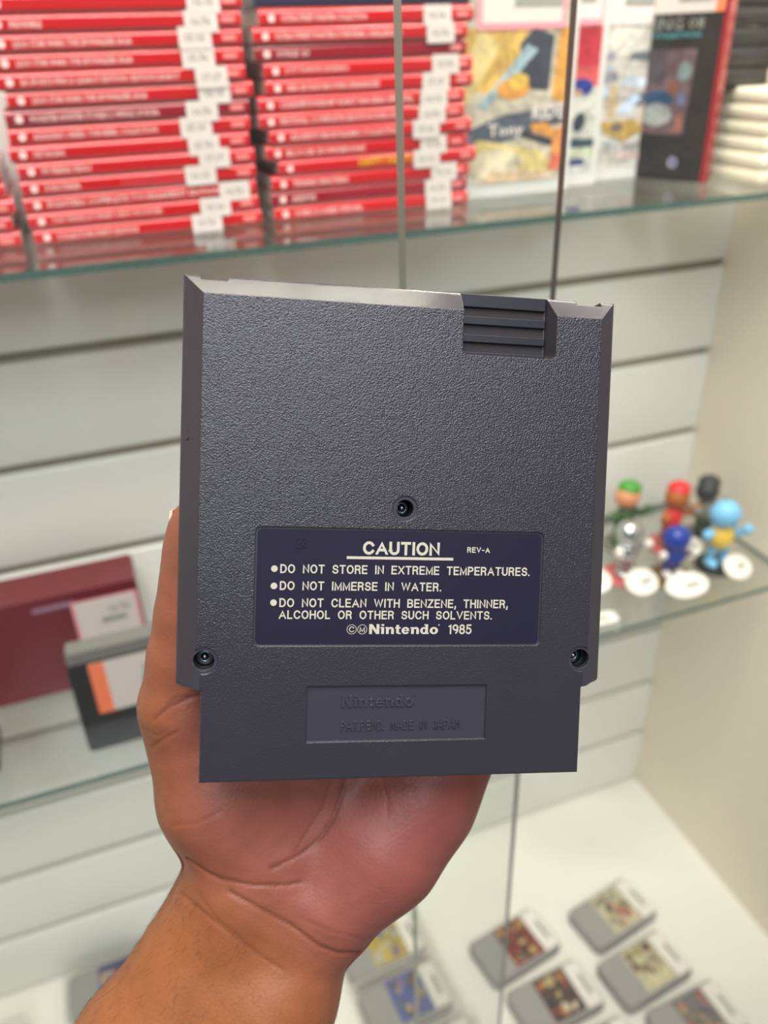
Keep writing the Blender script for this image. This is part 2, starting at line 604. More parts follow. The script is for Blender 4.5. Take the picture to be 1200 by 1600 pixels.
def game_case(label, loc, title, tlen, sticker, shell='red', ins='insert', endm=True, group=None, price=None, yellow=None):
    t = thing('game_case', label, 'game case', loc, 0, group)
    part_from(body_mesh[shell], 'case_shell', t)
    part_from(seam_data, 'clear_seam', t, (0, 0, -0.0006))
    if shell == 'navy':
        return t
    part_from(endcap_data, 'end_plate', t)
    part_from(endcap_data, 'end_plate', t, (CL + 0.0003, 0, 0))
    part_from(ins_mesh[ins], 'spine_insert', t)
    part_from(logo_data, 'logo_mark', t, (0.0088, 0, 0.0047))
    if title:
        mb = MB()
        add_text(mb, title, 0.016, 0.016 + tlen, 0.0026, 0.0066, -0.0006, 0.012, None, 'xz', 0, 1)
        mb.build('spine_title', M['spineink'], t)
    if yellow:
        mb = MB()
        add_text(mb, yellow[0], yellow[1], yellow[2], 0.0025, 0.0085, -0.0006, 0.02, None, 'xz', 0, 1)
        tag(mb.build('spine_title', M['yellowink'], t), 'yellow lettering')
    if sticker is not None:
        s0, drop = sticker
        mb = MB()
        hh = 0.0138
        wdt = 0.0232
        zt = 0.0112 - drop
        mb.prism(rrect(0, wdt, zt - hh, zt, 0.0006, 2), 1, -0.00105, -0.0008)
        st = mb.build('price_sticker', M['sticker'], t, None, (s0, 0, 0))
        mb = MB()
        add_text(mb, price or '16.76', 0.0050, 0.0180, zt - 0.0092, zt - 0.0046, -0.0012, 0.0, None, 'xz', 0, 1)
        mb.build('price_print', M['ink'], st)
    if endm:
        part_from(end_data, 'end_mark', t, (0.1555, 0, 0.0047))
    return t


YS = -0.120
prices = ['15.76', '16.76', '17.17', '15.16', '16.16']


def stack(rows, y0, name, scale, ox, ybase):
    """rows bottom to top: (right end px, sticker left px or None, title, title end px, shell)"""
    n = len(rows)
    for k, (rp, yp, sp_, title, tp, shell) in enumerate(rows):
        z = SH1 + 0.0003 + k * CH
        py = ybase(k)
        xr = at_y(rp / scale + ox, py, y0)[0]
        x0 = xr - CL
        st = None
        if sp_ is not None:
            st = (at_y(sp_ / scale + ox, py, y0)[0] - x0, yp)
        tl = 0.05
        if tp:
            tl = max(0.02, at_y(tp / scale + ox, py, y0)[0] - x0 - 0.016)
        kind = 'dark crimson' if shell == 'insert_dark' else 'red'
        lab = f'{kind} game case, {ORD[k]}{"" if k == 0 else " from the bottom"} in the {name}'
        game_case(lab, (x0, y0 + rnd.uniform(-0.0008, 0.0008), z), title, tl, st,
                  'darkred' if shell == 'insert_dark' else 'red', shell,
                  group=f'red game cases in the {name}', price=prices[(k * 3 + n) % 5],
                  yellow=('HAPPY PARTY', 0.066, 0.112) if title == '*' else None) if title != '*' else \
            game_case(lab + ', yellow lettering', (x0, y0, z), None, 0, st, 'red', shell, group=f'red game cases in the {name}',
                      price='16.16', yellow=('HAPPY PARTY', 0.066, 0.112))


A_rows = [  # bottom first: right px, sticker drop, sticker px, title, title end px, insert
    (1175, 0.000, 865, 'COLLECTORS PARTY EDITION', 620, 'insert'),
    (1160, 0.000, 900, 'OLD MANS JOURNEY NEW FRONTIER', 730, 'insert'),
    (1150, 0.001, 985, 'FIGHTERS COMPLETE TOURNAMENT EDITION', 985, 'insert'),
    (1145, -0.001, 830, 'SUSHI STRIKER', 355, 'insert'),
    (1140, -0.001, 890, 'MY FRIEND PEDRO', 405, 'insert'),
    (1115, 0.001, 840, 'FAST RACING', 280, 'insert'),
    (1120, 0.000, 805, "ASSASSIN'S CREED: THE REBEL COLLECTION", 700, 'insert'),
    (1115, 0.0008, 830, 'MONSTER HUNTER STORIES 2: WINGS OF RUIN', 705, 'insert_dark'),
    (1130, 0.0005, 885, 'LEGO STAR WARS: THE SKYWALKER SAGA', 655, 'insert'),
    (1095, 0.0015, 870, 'EA SPORTS FIFA 21 LEGACY EDITION / EDITION LEGACY', 800, 'insert'),
    (1085, 0.000, 810, 'LEGO STAR WARS: THE SKYWALKER SAGA', 590, 'insert'),
    (1080, -0.001, 795, 'LEGO STAR WARS: THE SKYWALKER SAGA', 585, 'insert'),
    (1075, 0.0005, 820, 'INDIVISIBLE', 175, 'insert'),
    (1080, 0.000, 830, None, 0, 'insert'),
    (1080, 0.000, 820, None, 0, 'insert'),
]
stack(A_rows, YS, 'wide left stack', 2.857, 0.0, lambda k: 368 - 28.0 * k)
B_rows = [
    (1105, 0.000, 895, 'OVERCOOKED SPECIAL', 575, 'insert'),
    (1100, 0.001, 890, 'ARMS', 300, 'insert_dark'),
    (1110, 0.000, 920, 'TENNIS MASTERS', 500, 'insert'),
    (1145, 0.000, 830, '*', 0, 'insert'),
    (1100, 0.001, 865, 'BLOCK DUNGEONS', 585, 'insert'),
    (1120, 0.000, 825, 'ADVENTURE BUILDERS COLLECTION', 770, 'insert'),
    (1085, 0.001, 855, 'FESTIVAL COMPLETE EDITION DELUXE', 760, 'insert'),
    (1090, 0.001, 865, 'CHAMPIONSHIP KART RACERS SPECIAL', 830, 'insert'),
    (1130, 0.0005, 875, 'NBA 2K PLAYGROUNDS ENHANCED', 660, 'insert'),
    (1130, -0.0005, 925, 'JUST DANCE LEGENDS', 500, 'insert'),
    (1100, 0.000, None, 'VOYAGE  GO', 300, 'insert_dark'),
    (1100, 0.0005, 895, 'ULTRA STREET FIGHTER II THE FINAL CHALLENGERS', 770, 'insert'),
    (1135, 0.000, 880, 'ULTRA STREET FIGHTER COLLECTION', 590, 'insert'),
]
stack(B_rows, YS, 'narrower right stack', 3.243, 390.0, lambda k: 333 - 26.3 * k)
xb = at_y(736, 5, YS)[0] - CL
game_case('navy blue game case lying on top of the narrower right stack', (xb, YS + 0.002, SH1 + 0.0003 + 13 * CH), None, 0, None, 'navy')
for k, (xe, lab) in enumerate(((-0.763, ''), (-0.766, ''), (-0.762, ''), (-0.7655, ''), (-0.7660, ''))):
    game_case(f'red game case cropped by the left picture edge, {ORD[k]}{"" if k == 0 else " from the bottom"}',
              (xe - CL, YS + rnd.uniform(-0.001, 0.001), SH1 + 0.0003 + k * CH), None, 0.03, None, group='red game cases in the cropped stack at the picture edge')


# ------------------------------------------------------------------ boxes standing to the right on the upper shelf
def art_mb(W, H, patches, bg):
    """flat print on a sheet facing -y: coloured polygons in unit coordinates, painted in order"""
    mb = MB()
    mb.add([(0, 0, 0), (W, 0, 0), (W, 0, H), (0, 0, H)], [(0, 1, 2, 3)], 0, srgb(*bg))
    for i, (col, poly) in enumerate(patches):
        y = -0.00004 * (i + 1)
        mb.add([(p[0] * W, y, p[1] * H) for p in poly], [tuple(range(len(poly)))], 0, srgb(*col))
    return mb


def ell(cx, cy, rx, ry, n=14, rot=0):
    c, s = math.cos(rot), math.sin(rot)
    return [(cx + rx * math.cos(2 * math.pi * i / n) * c - ry * math.sin(2 * math.pi * i / n) * s, cy + rx * math.cos(2 * math.pi * i / n) * s + ry * math.sin(2 * math.pi * i / n) * c) for i in range(n)]


def price_label(parent, x0, x1, z0, z1, y, border=None, side=None, bar=None):
    mb = MB().prism(rrect(x0, x1, z0, z1, 0.0012, 3), 1, y - 0.0004, y)
    lb = mb.build('price_label', M['pink'] if border else M['sticker'], parent)
    lw, lh = x1 - x0, z1 - z0
    if border:
        MB().prism(rrect(x0 + lw * 0.05, x1 - lw * 0.05, z0 + lh * 0.11, z1 - lh * 0.03, 0.001, 3), 1, y - 0.0007, y - 0.0004).build('label_face', M['sticker'], lb)
    if side:
        s0, s1 = (x0, x0 + lw * 0.16) if side == 'left' else (x1 - lw * 0.12, x1)
        tag(MB().prism(rrect(s0, s1, z0, z1, 0.0008, 2), 1, y - 0.0007, y - 0.0004).build('label_band', M['orange'], lb), 'orange band')
    if bar:
        b0, b1, c0, c1 = bar
        MB().box(x0 + lw * b0, x0 + lw * b1, y - 0.0009, y - 0.0007, z0 + lh * c0, z0 + lh * c1).build('barcode', M['barcode'], lb)
        mb = MB()
        add_text(mb, '16.76', x0 + lw * 0.55, x0 + lw * 0.85, z0 + lh * 0.62, z0 + lh * 0.78, y - 0.0009, 0.0, None, 'xz', 0, 1)
        mb.build('price_print', M['ink'], lb)
    return lb


def game_box(label, right_px, py, y, W, H, D, shellmat, art, bg, inset=0.006, zart=(0.012, 0.006)):
    xr = at_y(right_px, py, y)[0]
    t = thing('game_box', label, 'game box', (xr - W, y, SH1 + 0.0003))
    MB().prism(rrect(0, W, 0, H, 0.003, 3), 1, 0.0, D).build('box_shell', shellmat, t, 40)
    a = art_mb(W - 2 * inset, H - zart[0] - zart[1], [(c_, [(p[0], p[1] * 0.68) for p in q_]) for c_, q_ in art], bg).build('cover_art', M['print'], t, None, (inset, -0.0003, zart[0]))
    return t


Y1, Y2, Y3 = -0.104, -0.088, -0.072
art1 = [((216, 232, 240), [(0, .2), (.14, .2), (.16, .8), (0, .9)]),
        ((240, 196, 110), [(.1, .62), (.45, .6), (.7, 1), (.1, 1)]), ((250, 226, 160), [(.05, .55), (.2, .52), (.45, .9), (.3, 1)]),
        ((70, 76, 92), [(.62, .62), (.84, .6), (.86, .95), (.7, 1), (.6, .9)]), ((180, 206, 216), [(.28, .5), (.36, .5), (.74, .86), (.66, .9)]),
        ((238, 168, 84), ell(.56, .62, .13, .07)), ((250, 206, 96), ell(.6, .67, .08, .05)), ((250, 180, 90), [(.86, .55), (1, .5), (1, 1), (.9, 1)]),
        ((92, 100, 114), [(.1, .17), (.4, .25), (.98, .39), (.98, .49), (.5, .46), (.14, .34)]), ((120, 130, 142), [(.14, .22), (.3, .28), (.2, .36), (.12, .3)]),
        ((246, 222, 150), [(.3, .30), (.8, .20), (.95, .05), (.4, .02), (.1, .14)]), ((240, 226, 196), ell(.42, .13, .24, .10)), ((246, 170, 80), [(.7, .38), (.84, .39), (.96, .26), (.74, .33)]),
        ((60, 66, 74), [(.62, .31), (.9, .22), (.92, .26), (.66, .34)]), ((246, 160, 90), [(.88, .12), (1, .1), (1, .36), (.9, .34)]), ((238, 120, 96), [(.86, .06), (.96, .05), (.98, .16), (.9, .17)]),
        ((240, 206, 170), [(.3, .0), (.9, .0), (.8, .06), (.4, .07)])]
g1 = game_box('tall white game box with orange and yellow cover art beside the red stacks', 896, 160, Y1, 0.135, 0.190, 0.014, M['whitecase'], art1, (226, 216, 196))
mb = MB()
add_text(mb, 'RIDE', 0.094, 0.1265, 0.0600, 0.0715, -0.0012, 0.03, None, 'xz', 0, 1)
add_text(mb, 'Tony', 0.052, 0.086, 0.0460, 0.0585, -0.0012, 0.02, None, 'xz', 0, 1)
mb.build('cover_title', M['sticker'], g1)
price_label(g1, 0.040, 0.121, 0.128, 0.166, -0.0008, True, None, (0.40, 0.96, 0.40, 0.66))
art2 = [((206, 52, 70), [(.4, .66), (1, .66), (1, 1), (.4, 1)]), ((228, 96, 96), [(.4, .62), (1, .6), (1, .74), (.4, .76)]),
        ((34, 60, 150), ell(.86, .60, .10, .06)), ((206, 160, 120), ell(.82, .56, .05, .03)), ((226, 226, 214), [(.6, .4), (1, .4), (1, .54), (.66, .55)]),
        ((52, 66, 80), ell(.86, .36, .05, .07, rot=-.3)), ((50, 80, 92), [(.7, .18), (1, .18), (1, .24), (.7, .25)]), ((214, 222, 190), [(.7, .1), (1, .1), (1, .17), (.7, .18)]),
        ((70, 80, 150), [(.74, .05), (.94, .05), (.92, .10), (.74, .09)])]
g2 = game_box('white game box with red topped cover mostly hidden behind the orange one', 941, 160, Y2, 0.135, 0.190, 0.014, M['whitecase'], art2, (214, 216, 206))
price_label(g2, 0.070, 0.128, 0.130, 0.167, -0.0008, True, None, (0.40, 0.85, 0.42, 0.66))
art3 = [((236, 230, 218), [(0, .8), (1, .8), (1, 1), (0, 1)]), ((120, 124, 130), [(.72, .77), (.98, .74), (.98, .82), (.76, .82)]), ((176, 178, 196), [(.5, .78), (.62, .76), (.62, .82), (.5, .82)]),
        ((196, 208, 226), [(.45, .70), (.62, .70), (.6, .74), (.46, .74)]), ((150, 152, 164), [(.45, .60), (.66, .62), (.64, .69), (.45, .67)]),
        ((220, 234, 252), [(.66, .60), (.92, .57), (.94, .62), (.76, .66)]), ((216, 232, 250), [(.44, .52), (.58, .52), (.58, .60), (.44, .58)]), ((110, 106, 116), [(.72, .5), (.95, .54), (.88, .44), (.78, .44)]),
        ((214, 232, 252), [(.66, .40), (.76, .38), (.88, .50), (.8, .53)]), ((214, 190, 150), [(.58, .36), (.66, .36), (.66, .60), (.58, .60)]),
        ((214, 176, 96), [(.52, .34), (.86, .34), (.9, .3), (.98, .27), (.82, .22), (.76, .18), (.56, .26)]), ((126, 116, 110), ell(.68, .29, .06, .035)), ((234, 206, 182), [(.86, .3), (1, .3), (1, .48), (.9, .46)]),
        ((176, 196, 216), [(.5, .2), (.62, .18), (.74, .14), (.6, .16)]), ((170, 164, 164), [(.76, .13), (.9, .14), (.88, .17), (.76, .16)]), ((238, 204, 204), [(.72, .05), (.94, .05), (.94, .09), (.72, .09)])]
g3 = game_box('pale game box with white, gold and blue cover art next to the black case', 1031, 150, Y3, 0.135, 0.190, 0.014, M['whitecase'], art3, (222, 216, 206))
price_label(g3, 0.062, 0.128, 0.129, 0.167, -0.0008, None, None, (0.35, 0.88, 0.40, 0.68))
# the black case stands turned, its right edge nearer
pR, pL = at_z(1099, 287, SH1), at_z(1033, 281, SH1)
dv = pR[:2] - pL[:2]
ang = math.atan2(dv[1], dv[0])
t4 = thing('game_box', 'black covered game case with a red right edge, turned beside the cream cartridges', 'game box', (pR[0] - 0.105 * math.cos(ang), pR[1] - 0.105 * math.sin(ang), SH1 + 0.0003), ang)
MB().prism(rrect(0, 0.1005, 0, 0.170, 0.003, 3), 1, 0, 0.0107).build('box_shell', M['blackcase'], t4, 40)
tag(MB().prism(rrect(0.1005, 0.105, 0, 0.170, 0.002, 3), 1, 0, 0.0107).build('right_edge', M['darkred'], t4, 40), 'red plastic edge')
a4 = [((122, 98, 104), [(.30, .222), (.76, .222), (.80, .647), (.30, .647)]), ((96, 84, 92), [(.3, .50), (.5, .46), (.52, .647), (.3, .647)]), ((150, 168, 172), ell(.70, .54, .07, .05)),
      ((52, 92, 128), ell(.46, .40, .16, .045)), ((186, 192, 190), ell(.46, .32, .16, .06)), ((140, 84, 60), ell(.60, .46, .05, .035)), ((120, 132, 176), ell(.70, .40, .04, .035)), ((170, 110, 96), [(.66, .23), (.74, .23), (.74, .33), (.68, .33)]),
      ((200, 200, 226), ell(.70, .075, .05, .03)), ((96, 96, 150), ell(.70, .075, .03, .018))]
art_mb(0.0965, 0.163, a4, (42, 42, 42)).build('cover_art', M['print'], t4, None, (0.0035, -0.0003, 0.0035))
mb = MB()
add_text(mb, 'KING 08', 0.028, 0.084, 0.1235, 0.1335, -0.0012, 0.0, None, 'xz', 0, 1)
mb.build('cover_title', M['barcode'], t4)
mb = MB()
add_text(mb, 'COLLECTION', 0.036, 0.082, 0.1180, 0.1215, -0.0012, 0.02, None, 'xz', 0, 1)
tag(mb.build('cover_title', mat('cyan_print', srgb(80, 170, 180), 0.5), t4), 'cyan lettering')
price_label(t4, 0.034, 0.101, 0.1365, 0.166, -0.0016, None, 'right', (0.36, 0.84, 0.30, 0.64))


def rounded_slab(W, D, H, r, n=4, e=0.0018):
    o = rrect(0, W, 0, D, r, n)
    i = rrect(e, W - e, e, D - e, max(r - e, 0.0005), n)
    return MB().loft([[(x, y, 0) for x, y in i], [(x, y, e) for x, y in o], [(x, y, H - e) for x, y in o], [(x, y, H) for x, y in i]])


def slab_stack(n, x, y, z, W, D, H, m, r, name, labf, group, jit=0.001, lip=True):
    proto = None
    for k in range(n):
        if proto is None:
            t = thing(name, '', 'cartridge', (x, y, z), 0, group)
            rounded_slab(W, D, H - 0.0004, r).build('cartridge_shell', m, t, 50)
            if lip:
                MB().box(0.006, W - 0.006, -0.0004, 0.004, H * 0.42, H * 0.48).build('front_seam', M['barcode'], t)
            proto = t
        else:
            t = copy_tree(proto)
        t.location = (x + rnd.uniform(-jit, jit), y + rnd.uniform(-jit, jit), z + k * H)
        t['label'] = labf(k)


slab_stack(6, -0.140, -0.176, SH1 + 0.0003, 0.116, 0.076, 0.0130, M['cream'], 0.004, 'stacked_cartridge',
           lambda k: f'cream cartridge, {ORD[k]}{"" if k == 0 else " from the bottom"} of the stack by the right wall', 'cream cartridges under the black ones')
slab_stack(6, -0.163, -0.128, SH1 + 0.0003 + 6 * 0.013, 0.062, 0.070, 0.0155, M['black'], 0.010, 'stacked_cartridge',
           lambda k: f'black cartridge, {ORD[k]}{"" if k == 0 else " from the bottom"}, piled on the cream cartridges', 'black cartridges on the cream ones', lip=False)
slab_stack(5, -0.106, -0.150, SH1 + 0.0003 + 6 * 0.013, 0.080, 0.048, 0.0135, M['cream'], 0.004, 'stacked_cartridge',
           lambda k: f'cream cartridge right of the black pile, {ORD[k]}{"" if k == 0 else " from its bottom"}', 'cream cartridges right of the black ones')

# ------------------------------------------------------------------ boxes on the lower shelf
t = thing('maroon_box', 'dark maroon box lying on its long edge with a pink bordered price label', 'box', (-0.985, -0.0775, SH2 + 0.0003))
MB().prism(rrect(0, 0.248, 0, 0.1155, 0.004, 4), 1, 0, 0.050).build('box_body', M['maroon'], t, 40)
MB().box(0.149, 0.250 - 0.062, -0.0006, 0.0002, 0.1010, 0.1055).build('pale_stripe', mat('pale_stripe', srgb(150, 116, 140), 0.4), t)
price_label(t, 0.1835, 0.2465, 0.0535, 0.1035, -0.0006, True, None, (0.40, 0.78, 0.40, 0.52))
t = thing('black_box', 'black plastic cassette box with an orange banded label in front of the maroon box', 'box', (-0.8085, -0.175, SH2 + 0.0003))
MB().prism(rrect(0, 0.128, 0, 0.1005, 0.005, 4), 1, 0, 0.022).build('box_body', M['blackcase'], t, 40)
MB().prism(rrect(0.001, 0.127, 0.1005, 0.1125, 0.003, 3), 1, 0.003, 0.0215).build('hinge_strip', M['clip'], t, 40)
MB().box(0.055, 0.125, -0.0012, 0.0004, 0.0085, 0.0145).build('lower_rib', M['clip'], t)
price_label(t, 0.0175, 0.100, 0.043, 0.100, -0.0006, None, 'left', (0.52, 0.92, 0.46, 0.58))
t = thing('black_box', 'black box cut off by the left picture edge below the maroon box', 'box', (-1.012, -0.172, SH2 + 0.0003))
MB().prism(rrect(0, 0.128, 0, 0.036, 0.012, 5), 1, 0, 0.04).build('box_body', M['blackcase'], t, 40)
MB().box(0.01, 0.10, -0.001, 0.0004, 0.012, 0.016).build('lower_rib', M['clip'], t)

# ------------------------------------------------------------------ toy figures on the lower shelf
TC = {k: mat('toy_' + k, srgb(*v), r, metal=mt) for k, v, r, mt in (
    ('silver', (200, 204, 202), 0.15, 0.9), ('white', (240, 234, 224), 0.4, 0), ('green', (70, 150, 50), 0.4, 0), ('darkgreen', (58, 92, 50), 0.4, 0),
    ('peach', (226, 150, 108), 0.4, 0), ('brown', (176, 96, 30), 0.5, 0), ('red', (226, 40, 42), 0.35, 0), ('blue', (18, 52, 150), 0.3, 0), ('skyblue', (128, 196, 236), 0.4, 0),
    ('yellow', (250, 208, 80), 0.4, 0), ('charcoal', (48, 52, 52), 0.4, 0), ('grey', (128, 124, 116), 0.4, 0), ('gold', (120, 92, 30), 0.3, 0.5), ('black', (26, 26, 24), 0.35, 0), ('pinkred', (206, 96, 96), 0.4, 0), ('plum', (120, 70, 84), 0.4, 0))}


def toy(label, x, y, H, c, rz=0.0, base='gold', card=None, hair=None, lean=0.0, fat=1.0):
    """plain round-limbed toy person on a disc base; c: head, torso, arm, leg, foot colours"""
    t = thing('toy_figure', label, 'toy figure', (x, y, SH2 + 0.0003), rz, 'toy figures on the lower shelf')
    MB().lathe([(0.024, 0), (0.025, 0.001), (0.025, 0.0045), (0.0235, 0.0055)], (0, 0, 0), 28).build('base_disc', TC[base], t, 40)
    k = H / 0.080
    dx = lean
    for s in (-1, 1):
        MB().tube([(s * 0.007 * k, 0, 0.008), (s * 0.0075 * k, 0.001, 0.016 * k), (s * 0.006 * k + dx * .3, 0, 0.029 * k)], [0.0042 * k, 0.0045 * k, 0.0055 * k]).build('leg', TC[c[3]], t, 60)
        MB().ball((s * 0.0085 * k, -0.004, 0.0095), (0.0065 * k, 0.0095 * k, 0.0045)).build('foot', TC[c[4]], t, 60)
        MB().tube([(s * 0.011 * k + dx * .7, 0, 0.046 * k), (s * 0.018 * k + dx, -0.004, 0.040 * k), (s * 0.022 * k + dx, -0.009, 0.046 * k)], [0.0045 * k, 0.0042 * k, 0.0045 * k]).build('arm', TC[c[2]], t, 60)
        MB().ball((s * 0.0225 * k + dx, -0.011, 0.048 * k), 0.0056 * k).build('hand', TC[c[5] if len(c) > 5 else c[2]], t, 60)
    MB().ball((dx * .5, 0, 0.038 * k), (0.0125 * k * fat, 0.010 * k * fat, 0.0155 * k)).build('torso', TC[c[1]], t, 60)
    MB().ball((dx, 0, 0.064 * k), (0.0145 * k * fat, 0.013 * k * fat, 0.0135 * k * fat)).build('head', TC[c[0]], t, 60)
    if hair:
        MB().ball((dx + 0.003 * k, 0.002, 0.0735 * k), (0.0135 * k, 0.0125 * k, 0.0085 * k)).build('cap', TC[hair], t, 60)
    if card:
        cx, cy, cw, ch, crz = card
        e = MB().prism([(cx + cw * math.cos(a) * (1 if abs(math.cos(a)) < .8 else .96), ch * math.sin(a)) for a in [2 * math.pi * i / 24 for i in range(24)]], 2, 0, 0.0009)
        pc = e.build('price_card', TC['white'], t, None, (0, cy, 0.011))
        pc.rotation_euler = (math.radians(28), 0, crz)
        MB().box(cx - cw * .1, cx + cw * .55, -ch * .25, ch * .05, 0.0009, 0.0012).build('barcode', M['barcode'], pc)
    return t


toy('shiny silver toy figure on a pale disc with a round price card', -0.188, -0.126, 0.078, ('silver', 'silver', 'silver', 'silver', 'silver', 'white'), 0.1, 'pinkred', (0, -0.030, 0.024, 0.017, 0.1), fat=1.2)
toy('dark blue toy figure with white hands in front of the red and brown one', -0.139, -0.150, 0.070, ('blue', 'blue', 'plum', 'blue', 'white', 'white'), -0.2, 'gold', (0.004, -0.032, 0.029, 0.016, 0.15), fat=1.35)
toy('light blue toy figure with a yellow torso nearest the right wall', -0.073, -0.150, 0.092, ('skyblue', 'yellow', 'skyblue', 'skyblue', 'skyblue'), -0.15, 'black', (0.016, -0.030, 0.024, 0.016, 0.5), fat=1.12)
toy('green capped toy figure with a peach head behind the silver one', -0.150, -0.066, 0.090, ('peach', 'darkgreen', 'darkgreen', 'darkgreen', 'darkgreen'), 0, 'grey', None, 'green')
toy('brown toy figure with red torso and red cap', -0.098, -0.090, 0.088, ('brown', 'red', 'brown', 'brown', 'brown'), 0.1, 'pinkred', (0.010, -0.030, 0.022, 0.015, 0.2), 'red', 0.004)
toy('charcoal and grey toy figure leaning behind the light blue one', -0.043, -0.088, 0.086, ('charcoal', 'grey', 'grey', 'darkgreen', 'black'), 0.1, 'grey', None, 'charcoal', -0.004)
toy('white toy figure half hidden by the right edge of the held cartridge', -0.240, -0.100, 0.066, ('white', 'white', 'white', 'white', 'white'), 0, 'gold', (0.004, -0.032, 0.024, 0.017, -0.1))
t = thing('price_card', 'small white price card lying alone at the front of the shelf behind the held cartridge', 'price card', (-0.262, -0.186, SH2 + 0.0003), -0.1)
MB().prism(rrect(-0.022, 0.022, -0.010, 0.010, 0.006, 4), 2, 0, 0.001).build('card_sheet', TC['white'], t)
MB().box(-0.010, 0.012, -0.003, 0.002, 0.001, 0.0012).build('barcode', M['barcode'], t)


# ------------------------------------------------------------------ grey game cartridges on the deck
def deck_art(seed):
    r = random.Random(seed)
    pal = [[(150, 60, 40), (200, 120, 60), (60, 50, 44), (226, 206, 160), (90, 60, 50), (214, 170, 90)],
           [(236, 226, 180), (110, 96, 120), (70, 70, 84), (214, 130, 110), (200, 190, 170), (150, 140, 120)],
           [(90, 60, 40), (226, 140, 60), (180, 90, 60), (240, 220, 190), (60, 56, 50), (220, 190, 120)],
           [(238, 228, 180), (120, 60, 50), (214, 150, 120), (220, 210, 170), (180, 160, 100), (150, 120, 80)],
           [(130, 124, 120), (220, 120, 96), (96, 110, 130), (200, 170, 120), (226, 160, 130), (110, 100, 90)],
           [(220, 190, 60), (110, 120, 190), (226, 216, 200), (190, 130, 90), (120, 140, 160), (240, 226, 150)],
           [(90, 100, 180), (150, 90, 50), (190, 150, 190), (120, 130, 110), (226, 190, 100), (100, 80, 70)],
           [(40, 56, 130), (214, 190, 170), (160, 60, 80), (226, 214, 200), (60, 70, 120), (220, 180, 150)]][seed % 8]
    out = []
    for i in range(20):
        cx, cy = r.random(), r.random()
        out.append((pal[r.randrange(1, 6)], ell(min(max(cx, .16), .84), min(max(cy, .16), .84), r.uniform(.05, .15), r.uniform(.04, .13), 10, r.random() * 3)))
    return out, pal[0]


def deck_cart(label, cx, cy, rz, seed, sleeve=False, z=0.0):
    W, D, H = 0.116, 0.070, 0.019
    t = thing('game_cartridge', label, 'game cartridge', (cx, cy, z + 0.0003), rz, 'grey cartridges lying on the deck')
    prof = []
    # rounded grip end at the left, squared end at the right
    outl = rrect(-W / 2, W / 2, -D / 2, D / 2, 0.010, 5)
    inn = rrect(-W / 2 + 0.003, W / 2 - 0.003, -D / 2 + 0.003, D / 2 - 0.003, 0.008, 5)
    MB().loft([[(x, y, 0) for x, y in inn], [(x, y, 0.0035) for x, y in outl], [(x, y, H - 0.004) for x, y in outl], [(x, y, H) for x, y in inn]]).build('cartridge_shell', M['greycart'], t, 40)
    MB().box(-W / 2 + 0.012, W / 2 - 0.012, -D / 2 - 0.0003, -D / 2 + 0.004, H * 0.40, H * 0.47).build('shell_seam', M['ink'], t)
    MB().box(-0.019, 0.030, -0.0305, 0.0305, H, H + 0.0004).build('label_plate', M['sticker'], t)
    a, bg = deck_art(seed)
    am = art_mb(0.048, 0.060, a, bg)
    am.v = [(x - 0.0185, zz - 0.030, H + 0.0006 - y) for x, y, zz in am.v]
    am.build('label_art', M['print'], t)
    ps = MB().prism(rrect(0.031, 0.0545, -0.031, 0.030, 0.001, 2), 2, H, H + 0.0005).build('price_sticker', TC['white'], t)
    MB().box(0.043, 0.048, -0.016, 0.012, H + 0.0005, H + 0.0008).build('barcode', M['barcode'], ps)
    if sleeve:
        s = MB()
        o = rrect(-W / 2 - 0.005, W / 2 + 0.010, -D / 2 - 0.004, D / 2 + 0.004, 0.003, 2)
        s.prism(o, 2, 0.0001, H + 0.0045)
        tag(s.build('clear_sleeve', M['sleeve'], t), 'clear plastic sleeve')
        e_ = MB()  # thin white tubes stand in for highlights along the clear sleeve's edges
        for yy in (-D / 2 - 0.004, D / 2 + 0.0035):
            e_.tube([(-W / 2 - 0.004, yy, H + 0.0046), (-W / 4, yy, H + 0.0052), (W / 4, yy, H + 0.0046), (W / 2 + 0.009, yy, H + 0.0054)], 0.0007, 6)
        tag(e_.build('sleeve_highlight', TC['white'], t), 'white highlight lines painted along the sleeve edges')
        MB().tube([(W / 2 + 0.004, D / 2 - 0.006, H + 0.0047), (W / 2 + 0.004, D / 2 - 0.006, H + 0.0056)], 0.0042, 14).build('round_seal', TC['white'], t)
    return t


deck_cart('grey cartridge with a dark bluish label, farthest right of the back row', -0.190, -0.209, 0.17, 1)
deck_cart('grey cartridge with a red and dark label beside the glass door edge', -0.345, -0.200, 0.16, 0)
deck_cart('grey cartridge with an orange and brown label in front of the red labelled one', -0.331, -0.285, 0.07, 2)
deck_cart('grey cartridge with a pale yellow label in the right column', -0.197, -0.294, 0.12, 3)
deck_cart('grey cartridge with a salmon and grey label, nearest the lower right corner', -0.176, -0.375, 0.05, 4)
deck_cart('grey cartridge with a mixed label at the bottom edge left of the salmon one', -0.316, -0.370, 0.05, 2)
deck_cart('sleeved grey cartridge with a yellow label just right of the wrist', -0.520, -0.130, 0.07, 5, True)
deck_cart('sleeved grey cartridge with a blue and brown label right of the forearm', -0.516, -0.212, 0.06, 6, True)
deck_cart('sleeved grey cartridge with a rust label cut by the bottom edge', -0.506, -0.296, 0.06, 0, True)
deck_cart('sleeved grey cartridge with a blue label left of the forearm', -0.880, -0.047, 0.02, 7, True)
t = thing('price_card', 'white price card standing at the lower left picture corner', 'price card', (-0.985, -0.072, 0.0003), 0)
MB().prism(rrect(-0.05, 0.0, 0, 0.062, 0.003, 3), 1, 0, 0.0015).build('card_sheet', TC['white'], t)
